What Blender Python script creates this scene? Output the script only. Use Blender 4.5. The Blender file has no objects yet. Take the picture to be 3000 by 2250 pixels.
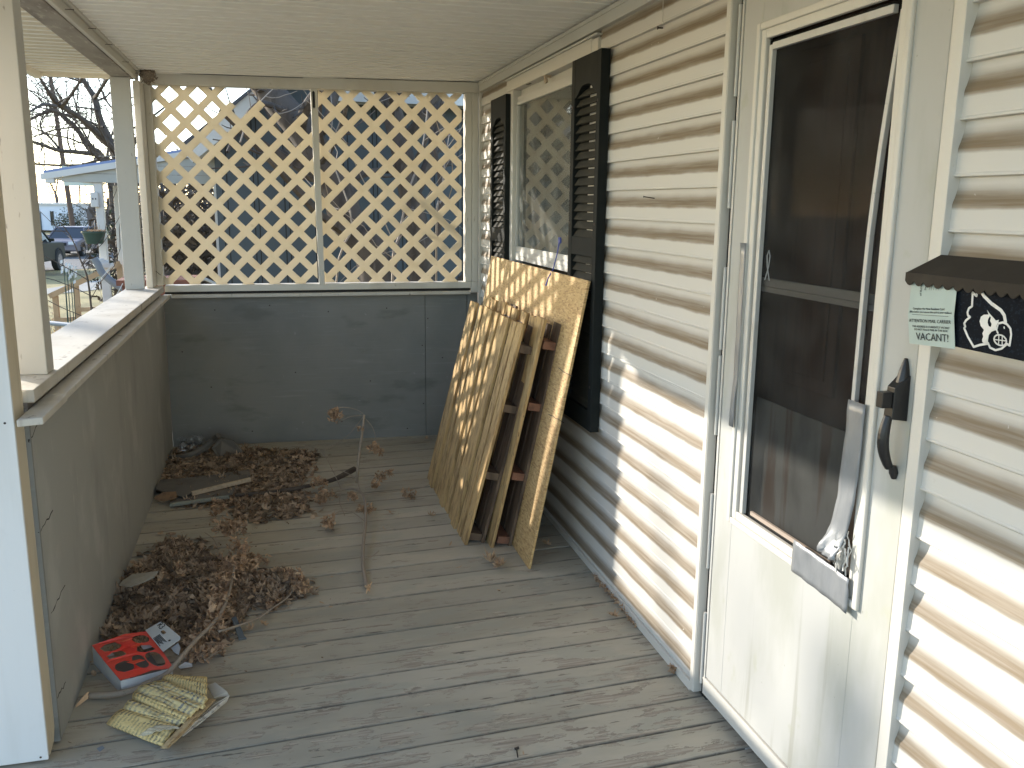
import bpy, bmesh, math, random
from mathutils import Vector, Matrix, noise as mnoise
R = random.Random(7)
D = bpy.data
SC = bpy.context.scene
COL = SC.collection
# ------------------------------------------------------------------ camera
CAM = Vector((0, 0, 1.665)); FPX = 2600.0
def cam_axes(r, p, y):
    cy, sy, cp, sp = math.cos(y), math.sin(y), math.cos(p), math.sin(p)
    f = Vector((sy*cp, cy*cp, sp)); rt = Vector((cy, -sy, 0)); up = rt.cross(f)
    cr, sr = math.cos(r), math.sin(r)
    return cr*rt + sr*up, -sr*rt + cr*up, f
CR, CU, CF = cam_axes(math.radians(.65), math.radians(-11.45), math.radians(14.9))
cd = D.cameras.new('camera'); cam = D.objects.new('camera', cd); COL.objects.link(cam)
cd.sensor_width = 36; cd.lens = 36*FPX/3000; cd.clip_start = .05; cd.clip_end = 1000
cam.matrix_world = Matrix(((CR.x, CU.x, -CF.x, CAM.x), (CR.y, CU.y, -CF.y, CAM.y), (CR.z, CU.z, -CF.z, CAM.z), (0, 0, 0, 1)))
SC.camera = cam
# ------------------------------------------------------------------ light
SUN = Vector((-1, 1.121, .5125)).normalized()
w = D.worlds.new('World'); SC.world = w; w.use_nodes = True
nt = w.node_tree; bg = nt.nodes['Background']; sky = nt.nodes.new('ShaderNodeTexSky')
sky.sky_type = 'NISHITA'; sky.sun_disc = False
sky.sun_elevation = math.asin(SUN.z); sky.sun_rotation = math.atan2(SUN.x, SUN.y)
sky.air_density = .85; sky.dust_density = .45; sky.ozone_density = .6
nt.links.new(sky.outputs[0], bg.inputs[0]); bg.inputs[1].default_value = .15
sl = D.lights.new('sun', 'SUN'); so = D.objects.new('sun', sl); COL.objects.link(so)
sl.energy = 2.0; sl.angle = math.radians(.6); sl.color = (1, .93, .82)
so.rotation_mode = 'QUATERNION'; so.rotation_quaternion = SUN.to_track_quat('Z', 'Y'); so.location = (-20, 25, 15)
SC.render.engine = 'CYCLES'
SC.view_settings.view_transform = 'Standard'; SC.view_settings.look = 'None'
SC.view_settings.exposure = 1.92; SC.view_settings.gamma = 1
SC.cycles.max_bounces = 10; SC.cycles.diffuse_bounces = 6; SC.cycles.transparent_max_bounces = 16
# ------------------------------------------------------------------ survey helpers: where a sighted point meets a real plane
def ray(px, py):
    return CR*((px-1500)/FPX) + CU*((1125-py)/FPX) + CF
def at(px, py, ax, v):
    d = ray(px, py); return CAM + d*((v-CAM[ax])/d[ax])
def on(px, py, p0, n):
    d = ray(px, py); p0 = Vector(p0); n = Vector(n); return CAM + d*((p0-CAM).dot(n)/d.dot(n))
W = 1.352                                  # house wall plane x
def fz(x, y): return .016*(y-2.58) + .008*(x-W)     # the deck slopes a little
def fl(px, py, h=0.0): return on(px, py, (W, 2.58, h), (-.008, -.016, 1))
def yb(x): return 5.986 - .065*(x-W)                 # back plane of the porch
def bk(px, py, off=0.0): return on(px, py, (W, 5.986+off, 0), (.065, 1, 0))
ZC = lambda x: 2.4575 + .012*(x-W)
# ------------------------------------------------------------------ object helpers
def tag(o, label=None, cat=None, group=None, kind=None):
    if label: o['label'] = label
    if cat: o['category'] = cat
    if group: o['group'] = group
    if kind: o['kind'] = kind
    return o
def thing(name, loc, label, cat, group=None):
    o = D.objects.new(name, None); COL.objects.link(o); o.location = loc; o.empty_display_size = .05
    return tag(o, label, cat, group)
def wloc(p):
    v = Vector((0, 0, 0))
    while p: v = v + p.location; p = p.parent
    return v
class MB:
    def __init__(s): s.v = []; s.f = []; s.uv = {}
    def add(s, vs, fs):
        n = len(s.v); s.v += [Vector(v) for v in vs]; s.f += [tuple(i+n for i in f) for f in fs]; return s
    def hexa(s, b, t):            # 4 bottom, 4 top corners
        return s.add(list(b)+list(t), [(3,2,1,0),(4,5,6,7),(0,1,5,4),(1,2,6,5),(2,3,7,6),(3,0,4,7)])
    def box(s, x0, x1, y0, y1, z0, z1):
        x0, x1 = min(x0,x1), max(x0,x1); y0, y1 = min(y0,y1), max(y0,y1); z0, z1 = min(z0,z1), max(z0,z1)
        return s.hexa([(x0,y0,z0),(x1,y0,z0),(x1,y1,z0),(x0,y1,z0)], [(x0,y0,z1),(x1,y0,z1),(x1,y1,z1),(x0,y1,z1)])
    def obox(s, c, ax, ay, az):   # oriented box, half vectors
        c, ax, ay, az = map(Vector, (c, ax, ay, az))
        return s.hexa([c-ax-ay-az, c+ax-ay-az, c+ax+ay-az, c-ax+ay-az], [c-ax-ay+az, c+ax-ay+az, c+ax+ay+az, c-ax+ay+az])
    def beam(s, a, b, wd, th, up=(0,0,1)):   # bar a->b, wd across, th along up
        a, b = Vector(a), Vector(b); d = (b-a); L = d.length/2; d.normalize(); up = Vector(up)
        sd = d.cross(up)
        if sd.length < 1e-4: sd = d.cross(Vector((1,0,0)))
        sd.normalize(); u = sd.cross(d)
        return s.obox((a+b)/2, d*L, sd*wd/2, u*th/2)
    def prism(s, pts, n):         # closed outline pts, thickness vector n
        n = Vector(n); k = len(pts); pts = [Vector(p) for p in pts]
        return s.add(pts+[p+n for p in pts], [tuple(range(k))[::-1], tuple(range(k, 2*k))]+[(i, (i+1)%k, (i+1)%k+k, i+k) for i in range(k)])
    def tube(s, pts, rad, n=6, cap=True):
        pts = [Vector(p) for p in pts]; k = len(pts)
        if not hasattr(rad, '__len__'): rad = [rad]*k
        base = len(s.v); pv = None
        for i, p in enumerate(pts):
            t = (pts[min(i+1, k-1)]-pts[max(i-1, 0)])
            if t.length < 1e-9: t = Vector((0,0,1))
            t.normalize()
            if pv is None:
                pv = t.cross(Vector((0,0,1)) if abs(t.z) < .9 else Vector((1,0,0)))
            pv = pv - t*pv.dot(t)
            if pv.length < 1e-6: pv = t.orthogonal()
            pv.normalize(); q = t.cross(pv)
            for j in range(n):
                a = 2*math.pi*j/n; s.v.append(p+(pv*math.cos(a)+q*math.sin(a))*rad[i])
        for i in range(k-1):
            for j in range(n):
                a = base+i*n+j; b = base+i*n+(j+1)%n; s.f.append((a, b, b+n, a+n))
        if cap:
            s.f.append(tuple(base+j for j in range(n))[::-1]); s.f.append(tuple(base+(k-1)*n+j for j in range(n)))
        return s
    def disc_cyl(s, c, axis, r, h, n=20):
        axis = Vector(axis).normalized(); return s.tube([Vector(c)-axis*h/2, Vector(c)+axis*h/2], r, n)
    def build(s, name, m, parent=None, smooth=False, bevel=0, label=None, cat=None, group=None, kind=None):
        off = wloc(parent)
        me = D.meshes.new(name); me.from_pydata([v-off for v in s.v], [], s.f); me.update()
        if s.uv:
            ul = me.uv_layers.new(name='UVMap')
            for l in me.loops: ul.data[l.index].uv = s.uv.get(l.vertex_index, (0, 0))
        bm = bmesh.new(); bm.from_mesh(me)
        if not s.uv: bmesh.ops.recalc_face_normals(bm, faces=bm.faces)
        if smooth:
            for f in bm.faces: f.smooth = True
        bm.to_mesh(me); bm.free()
        for mm in (m if isinstance(m, (list, tuple)) else [m]): me.materials.append(mm)
        o = D.objects.new(name, me); COL.objects.link(o)
        if parent: o.parent = parent
        if bevel:
            b = o.modifiers.new('bevel', 'BEVEL'); b.width = bevel; b.segments = 2; b.limit_method = 'ANGLE'; b.angle_limit = .6
        return tag(o, label, cat, group, kind)
def solo(mb, name, m, label, cat, **k):    # a thing that is one mesh: origin moved to its base
    o = mb.build(name, m, label=label, cat=cat, **k)
    vs = mb.v; c = Vector((sum(v.x for v in vs)/len(vs), sum(v.y for v in vs)/len(vs), min(v.z for v in vs)))
    o.data.transform(Matrix.Translation(-c)); o.location = c
    return o
def polymesh(rings, plane_pts, th, name, m, parent=None, **k):
    """flat shape with holes: rings in 2D, laid into the plane (origin, u, v)"""
    O, U, V = map(Vector, plane_pts); Nn = U.cross(V).normalized()
    cu = D.curves.new('t', 'CURVE'); cu.dimensions = '2D'; cu.fill_mode = 'BOTH'
    for r in rings:
        sp = cu.splines.new('POLY'); sp.points.add(len(r)-1); sp.use_cyclic_u = True
        for i, (a, b) in enumerate(r): sp.points[i].co = (a, b, 0, 1)
    cu.extrude = .5
    to = D.objects.new('t', cu); me = D.meshes.new_from_object(to); D.objects.remove(to); D.curves.remove(cu)
    mb = MB(); mb.v = [O+U*v.co.x+V*v.co.y+Nn*v.co.z*th for v in me.vertices]; mb.f = [tuple(p.vertices) for p in me.polygons]
    D.meshes.remove(me)
    return mb.build(name, m, parent, **k) if name else mb
def textmesh(mb, txt, O, U, V, size, th=.0004, align='CENTER', rot=0):
    """lettering laid on the plane O, U(right), V(up)"""
    O, U, V = map(Vector, (O, U, V)); U = U.normalized(); V = V.normalized(); Nn = U.cross(V)
    cu = D.curves.new('t', 'FONT'); cu.body = txt; cu.size = size; cu.align_x = align; cu.extrude = th/2; cu.resolution_u = 2
    to = D.objects.new('t', cu); me = D.meshes.new_from_object(to); D.objects.remove(to); D.curves.remove(cu)
    n = len(mb.v); c, s_ = math.cos(rot), math.sin(rot)
    for v in me.vertices:
        a, b = v.co.x*c-v.co.y*s_, v.co.x*s_+v.co.y*c
        mb.v.append(O+U*a+V*b+Nn*v.co.z)
    mb.f += [tuple(i+n for i in p.vertices) for p in me.polygons]; D.meshes.remove(me)
# ------------------------------------------------------------------ materials
def mat(name, base, rough=.6, layers=(), bumps=(), spec=.5, metal=0, island=0, trans=None, coat=0, uv=False):
    """layers: (color, (sx,sy,sz), lo, hi, strength[, detail]) noise-masked colours; bumps: ((sx,sy,sz), height, strength)"""
    m = D.materials.new(name); m.use_nodes = True; t = m.node_tree; N = t.nodes; L = t.links
    b = N['Principled BSDF']; tc = N.new('ShaderNodeTexCoord'); src = tc.outputs['UV' if uv else 'Object']
    rgb = N.new('ShaderNodeRGB'); rgb.outputs[0].default_value = (*base, 1); cur = rgb.outputs[0]
    def noi(sc, det=4, off=0, ro=.55):
        mp = N.new('ShaderNodeMapping'); mp.inputs['Scale'].default_value = sc; mp.inputs['Location'].default_value = (off, off*.7, -off)
        L.new(src, mp.inputs[0]); n = N.new('ShaderNodeTexNoise'); n.inputs['Scale'].default_value = 1; n.inputs['Detail'].default_value = det
        n.inputs['Roughness'].default_value = ro
        L.new(mp.outputs[0], n.inputs['Vector']); return n.outputs['Fac']
    def ramp(fac, lo, hi):
        r = N.new('ShaderNodeMapRange'); r.inputs[1].default_value = lo; r.inputs[2].default_value = hi; r.interpolation_type = 'SMOOTHSTEP'
        L.new(fac, r.inputs[0]); return r.outputs[0]
    def mix(fac, a, c):
        x = N.new('ShaderNodeMix'); x.data_type = 'RGBA'; L.new(fac, x.inputs[0]) if not isinstance(fac, float) else None
        L.new(a, x.inputs[6])
        if isinstance(c, tuple): x.inputs[7].default_value = (*c, 1)
        else: L.new(c, x.inputs[7])
        return x.outputs[2]
    def mul(a, k):
        x = N.new('ShaderNodeMath'); x.operation = 'MULTIPLY'; L.new(a, x.inputs[0])
        if isinstance(k, (int, float)): x.inputs[1].default_value = k
        else: L.new(k, x.inputs[1])
        return x.outputs[0]
    for i, ly in enumerate(layers):
        c, sc, lo, hi, st = ly[:5]; det = ly[5] if len(ly) > 5 else 5
        cur = mix(mul(ramp(noi(sc, det, 3.1*i+.7), lo, hi), st), cur, c)
    if island:
        g = N.new('ShaderNodeNewGeometry'); hs = N.new('ShaderNodeHueSaturation')
        r = N.new('ShaderNodeMapRange'); r.inputs[3].default_value = 1-island; r.inputs[4].default_value = 1+island
        L.new(g.outputs['Random Per Island'], r.inputs[0]); L.new(r.outputs[0], hs.inputs['Value']); L.new(cur, hs.inputs['Color']); cur = hs.outputs[0]
    L.new(cur, b.inputs['Base Color'])
    b.inputs['Roughness'].default_value = rough; b.inputs['Metallic'].default_value = metal
    b.inputs['Specular IOR Level'].default_value = spec; b.inputs['Coat Weight'].default_value = coat
    nrm = None
    for i, (sc, h, st) in enumerate(bumps):
        bp = N.new('ShaderNodeBump'); bp.inputs['Distance'].default_value = h; bp.inputs['Strength'].default_value = st
        L.new(noi(sc, 5, 9+i*2.3), bp.inputs['Height'])
        if nrm: L.new(nrm, bp.inputs['Normal'])
        nrm = bp.outputs[0]
    if nrm: L.new(nrm, b.inputs['Normal'])
    if trans:
        out = N['Material Output']; tr = N.new('ShaderNodeBsdfTranslucent'); mx = N.new('ShaderNodeMixShader'); mx.inputs[0].default_value = trans[1]
        tr.inputs[0].default_value = (*trans[0], 1); L.new(b.outputs[0], mx.inputs[1]); L.new(tr.outputs[0], mx.inputs[2]); L.new(mx.outputs[0], out.inputs[0])
    m['_'] = 0
    return m
def nodes(m): return m.node_tree.nodes, m.node_tree.links
WHITE = (.70, .675, .61)
M = {}
M['trim'] = mat('painted_trim', (.60,.58,.525), .5, [((.45,.41,.34),(3,3,1.2),.5,.75,.5), ((.30,.26,.2),(30,30,18),.66,.76,.6)], [((14,14,60),.001,.25)])
M['vinyl'] = mat('vinyl_trim', (.60,.575,.52), .55, [((.52,.48,.41),(2,5,2),.5,.8,.4), ((.35,.3,.24),(40,40,40),.72,.78,.5)])
M['weather'] = mat('weathered_white_wood', (.56,.53,.47), .65, [((.40,.36,.29),(4,4,2),.45,.7,.6), ((.16,.13,.10),(22,22,9),.62,.70,.75), ((.33,.28,.22),(60,60,5),.55,.8,.4)], [((60,60,7),.002,.35), ((9,9,3),.004,.2)])
M['postw'] = mat('old_painted_post', (.53,.515,.475), .6, [((.46,.43,.36),(5,5,1.5),.45,.75,.5), ((.20,.17,.14),(45,45,10),.67,.72,.7)], [((50,50,6),.002,.3)])
M['white'] = mat('clean_white_board', (.72,.715,.70), .65, [((.60,.59,.56),(12,12,1.2),.45,.75,.5), ((.45,.43,.39),(5,5,3),.60,.75,.5), ((.22,.20,.17),(60,60,30),.73,.77,.6)], [((40,40,4),.0008,.15)])
M['tan'] = mat('tan_board_edge', (.62,.54,.40), .6, [((.44,.36,.25),(20,20,2.5),.5,.8,.6)], [((70,70,4),.0015,.3)])
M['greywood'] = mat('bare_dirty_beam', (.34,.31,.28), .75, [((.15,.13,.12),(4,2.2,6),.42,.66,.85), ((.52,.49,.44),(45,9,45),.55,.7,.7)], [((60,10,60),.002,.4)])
M['ceil'] = mat('vinyl_ceiling', (.88,.865,.82), .5, [((.78,.76,.70),(1.2,1.2,1),.4,.75,.5), ((.35,.31,.25),(50,50,50),.73,.78,.4)])
M['soffit'] = mat('vinyl_soffit', (.72,.66,.54), .5, [((.6,.54,.43),(2,2,1),.4,.7,.4)])
M['panel'] = mat('grey_plywood_left', (.355,.355,.325), .85, [((.45,.445,.41),(2.2,4,3.2),.50,.70,.7), ((.26,.26,.24),(3,3,1.2),.5,.72,.6), ((.5,.48,.43),(30,30,5),.66,.74,.5)], [((30,28,22),.0015,.25), ((5,4,3),.005,.2)])
M['panelb'] = mat('blue_grey_plywood', (.25,.25,.235), .8, [((.165,.175,.168),(1.2,1.2,1.2),.4,.7,.7), ((.28,.29,.28),(3,3,60),.58,.72,.5), ((.14,.145,.135),(2.5,2.5,7),.55,.70,.6), ((.34,.335,.31),(1.3,1.3,14),.60,.74,.5), ((.33,.335,.32),(34,34,34),.68,.74,.6), ((.07,.07,.065),(16,16,16),.765,.785,.8)], [((4,4,110),.0022,.5)], spec=.2)
M['shutter'] = mat('black_green_shutter', (.013,.016,.016), .7, [((.03,.03,.026),(6,6,6),.45,.75,.6)], [((50,50,50),.0006,.3)], spec=.15)
M['louver'] = mat('dusty_louver', (.042,.040,.032), .7, [((.085,.078,.06),(8,8,30),.5,.75,.6)], [((60,200,60),.0005,.3)], spec=.15)
M['alum'] = mat('aluminium_frame', (.50,.49,.46), .5, [((.36,.33,.28),(9,9,9),.55,.75,.5)])
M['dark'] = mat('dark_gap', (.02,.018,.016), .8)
M['black'] = mat('black_cast_iron', (.015,.015,.016), .38, [((.06,.05,.035),(70,70,70),.68,.74,.6)], [((60,60,60),.001,.3)])
M['brown'] = mat('brown_door_wood', (.085,.046,.030), .85, [((.045,.026,.018),(14,60,1.6),.45,.7,.8), ((.15,.085,.05),(20,30,1.1),.62,.8,.5)], [((40,120,3),.001,.3)], spec=.04)
M['pallet'] = mat('weathered_pallet_wood', (.54,.365,.17), .85, [((.25,.16,.075),(34,28,2.4),.44,.66,.8), ((.64,.48,.27),(22,22,1.2),.55,.75,.6), ((.09,.06,.04),(60,60,14),.66,.72,.85), ((.13,.09,.055),(120,110,3),.60,.68,.7)], [((90,90,5),.002,.45)], island=.10, spec=.2)
M['pallet2'] = mat('red_brown_stringer', (.24,.11,.065), .75, [((.12,.055,.035),(20,20,20),.45,.7,.8), ((.38,.22,.13),(60,60,60),.6,.72,.5)], [((80,80,80),.002,.5)])
M['pallet3'] = mat('dark_pallet_board', (.15,.10,.065), .8, [((.07,.048,.033),(30,30,2.6),.42,.66,.8), ((.27,.19,.12),(30,30,1.5),.58,.75,.6)], [((90,90,5),.002,.45)], island=.15)
M['bark'] = mat('bare_tree_bark', (.10,.078,.062), .9, [((.05,.038,.03),(9,9,3),.42,.66,.8), ((.2,.165,.135),(20,20,5),.6,.75,.5)], [((22,22,6),.02,.5)])
M['twig'] = mat('pale_twig_bark', (.30,.245,.19), .8, [((.32,.27,.215),(50,50,50),.5,.7,.6), ((.10,.07,.05),(90,90,90),.6,.7,.6)], [((140,140,140),.001,.4)])
M['fresh'] = mat('split_wood', (.62,.42,.25), .7, [((.36,.17,.09),(90,90,90),.55,.7,.7)])
def leafmat(name, base, isl):
    m = mat(name, base, .75, [((base[0]*.45, base[1]*.42, base[2]*.4),(40,40,40),.45,.72,.7), ((base[0]*1.7, base[1]*1.6, base[2]*1.5),(25,25,25),.60,.78,.6)], [((150,150,150),.001,.4)], island=isl, trans=((base[0]*1.3,base[1]*1.1,base[2]*.8), .15))
    return m
M['leaf'] = leafmat('dead_brown_leaves', (.34,.25,.17), .7)
M['leaf2'] = leafmat('dry_curled_leaves', (.44,.30,.19), .5)
M['leafp'] = leafmat('pale_dry_leaf', (.44,.31,.20), .3)
M['grass'] = mat('dry_winter_lawn', (.38,.30,.13), .95, [((.20,.17,.07),(.9,.9,.9),.4,.65,.8), ((.33,.27,.14),(6,6,6),.5,.7,.7), ((.10,.075,.045),(.35,.35,.35),.5,.7,.6)], [((22,22,22),.05,.6)])
M['asphalt'] = mat('worn_street', (.115,.11,.105), .9, [((.095,.09,.085),(.5,.5,.5),.4,.7,.6), ((.15,.145,.135),(12,12,12),.5,.7,.4)])
M['concrete'] = mat('sidewalk_concrete', (.28,.26,.22), .85, [((.33,.3,.26),(1,1,1),.4,.7,.6)])
M['nwall'] = mat('slate_blue_siding', (.062,.080,.092), .6, [((.05,.062,.07),(1.5,1.5,1),.4,.7,.6)], [((90,90,6),.002,.3)])
M['nwhite'] = mat('neighbour_white_trim', (.62,.61,.58), .55, [((.48,.46,.42),(1.5,1.5,5),.45,.7,.5)])
M['ngrey'] = mat('neighbour_fascia_siding', (.42,.42,.38), .55, [((.33,.33,.3),(2,2,2),.45,.7,.5)])
M['bluemetal'] = mat('blue_roof_edge', (.18,.24,.42), .4)
M['shingle'] = mat('roof_shingle', (.09,.09,.10), .9, [((.14,.14,.15),(8,8,8),.5,.7,.6)])
M['railwood'] = mat('new_lumber', (.46,.31,.18), .7, [((.33,.21,.12),(6,6,6),.45,.7,.6)])
M['greenpl'] = mat('green_planter', (.03,.065,.05), .45)
M['pvc'] = mat('grey_pipe', (.20,.23,.26), .45)
M['steel'] = mat('galvanised_steel', (.33,.34,.34), .4, metal=.7)
M['nail'] = mat('rusty_nail', (.045,.032,.026), .6, metal=.4)
M['grime'] = mat('wasp_nest_paper', (.22,.18,.14), .95, [((.38,.33,.27),(90,90,90),.5,.65,.8), ((.08,.06,.05),(60,60,60),.55,.7,.7)], [((120,120,120),.006,.7)])
M['tape'] = mat('duct_tape', (.24,.25,.26), .42, [((.16,.17,.18),(20,20,9),.45,.7,.5)], [((35,35,12),.003,.5)], metal=.15)
M['mint'] = mat('mint_card', (.43,.50,.455), .85, [((.37,.42,.38),(9,9,9),.45,.7,.5)])
M['ink'] = mat('black_ink', (.02,.022,.024), .8)
M['mboxlid'] = mat('brown_black_awning', (.038,.031,.024), .75, [((.062,.052,.040),(9,9,9),.45,.72,.6)], [((60,60,60),.0006,.3)], spec=.2)
M['mboxf'] = mat('mailbox_black_front', (.006,.008,.012), .8, [((.014,.02,.03),(160,160,200),.55,.62,.8)], [((150,150,150),.001,.4)], spec=.12)
M['logo'] = mat('white_decal', (.72,.70,.66), .6, [((.5,.48,.43),(60,60,60),.5,.75,.5)])
M['red'] = mat('red_card', (.78,.075,.05), .5, [((.55,.04,.03),(12,12,12),.5,.8,.5)])
M['cardw'] = mat('white_card', (.55,.56,.56), .6, [((.42,.43,.43),(14,14,14),.5,.8,.5)])
M['blue'] = mat('blue_strap', (.03,.06,.35), .5)
M['skin_o'] = mat('broken_board', (.155,.14,.12), .8, [((.09,.08,.07),(9,9,9),.45,.7,.7)], [((30,60,30),.002,.4)])
M['rawedge'] = mat('raw_board_edge', (.50,.40,.28), .8, [((.3,.22,.15),(60,60,60),.5,.7,.7)])
M['paleedge'] = mat('mossy_board_edge', (.28,.29,.24), .8, [((.16,.16,.13),(50,50,50),.5,.7,.7)])
M['slate'] = mat('grey_rubber', (.10,.115,.125), .7)
M['tyre'] = mat('tyre_rubber', (.02,.02,.02), .85)
M['carpaint'] = mat('dark_olive_car_paint', (.022,.022,.015), .5, spec=.25)
M['carpaint2'] = mat('silver_purple_car_paint', (.17,.15,.165), .4, metal=.2)
M['carglass'] = mat('car_glass', (.02,.025,.03), .08, spec=.8)
M['chrome'] = mat('chrome', (.6,.6,.6), .2, metal=1)
M['plate'] = mat('pale_plate', (.6,.62,.62), .5)
M['mobile'] = mat('white_mobile_home', (.66,.69,.76), .6, [((.5,.53,.6),(2,2,.3),.5,.7,.4)])
M['pole'] = mat('creosote_pole', (.13,.085,.06), .9)
M['shrub'] = mat('dark_evergreen', (.035,.045,.022), .8, island=.4)
M['brick'] = mat('terracotta_brick', (.26,.10,.065), .85, [((.16,.07,.05),(6,6,14),.45,.65,.7)])
# vinyl siding: dirt lies on the ledge of every course (UV v = height within the course)
def siding_mat():
    m = mat('vinyl_siding', (.60,.58,.54), .62, [((.60,.57,.50),(2,1.2,3),.45,.75,.5), ((.42,.37,.29),(26,26,26),.72,.80,.4)], [((40,5,160),.0012,.32)], spec=.22)
    N, L = nodes(m); b = N['Principled BSDF']; base = b.inputs['Base Color'].links[0].from_socket
    uv = N.new('ShaderNodeUVMap'); sp = N.new('ShaderNodeSeparateXYZ'); L.new(uv.outputs[0], sp.inputs[0])
    tc = N.new('ShaderNodeTexCoord')
    def nz(sc, det=5):
        mp = N.new('ShaderNodeMapping'); mp.inputs['Scale'].default_value = sc; L.new(tc.outputs['Object'], mp.inputs[0])
        n = N.new('ShaderNodeTexNoise'); n.inputs['Scale'].default_value = 1; n.inputs['Detail'].default_value = det; L.new(mp.outputs[0], n.inputs['Vector']); return n.outputs['Fac']
    def math_(op, a, c):
        x = N.new('ShaderNodeMath'); x.operation = op
        for i, q in enumerate((a, c)):
            if isinstance(q, (int, float)): x.inputs[i].default_value = q
            else: L.new(q, x.inputs[i])
        return x.outputs[0]
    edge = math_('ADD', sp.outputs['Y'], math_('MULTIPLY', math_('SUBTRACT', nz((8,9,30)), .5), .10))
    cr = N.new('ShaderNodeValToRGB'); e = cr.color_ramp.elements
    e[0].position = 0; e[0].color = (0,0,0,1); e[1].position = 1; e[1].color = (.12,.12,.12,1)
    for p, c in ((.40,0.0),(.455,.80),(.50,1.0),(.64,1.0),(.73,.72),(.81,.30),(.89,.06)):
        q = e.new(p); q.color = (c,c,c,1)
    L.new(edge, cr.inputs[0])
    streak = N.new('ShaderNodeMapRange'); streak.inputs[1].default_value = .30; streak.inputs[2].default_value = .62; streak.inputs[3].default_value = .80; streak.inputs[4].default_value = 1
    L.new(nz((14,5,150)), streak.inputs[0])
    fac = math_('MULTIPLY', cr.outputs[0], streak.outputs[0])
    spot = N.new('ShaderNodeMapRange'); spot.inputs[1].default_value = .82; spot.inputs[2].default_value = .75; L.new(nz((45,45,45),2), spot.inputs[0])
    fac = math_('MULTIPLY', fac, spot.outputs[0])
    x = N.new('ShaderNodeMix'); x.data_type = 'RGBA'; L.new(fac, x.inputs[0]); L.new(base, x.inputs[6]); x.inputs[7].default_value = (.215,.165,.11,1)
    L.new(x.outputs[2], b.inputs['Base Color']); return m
M['siding'] = siding_mat()
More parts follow.
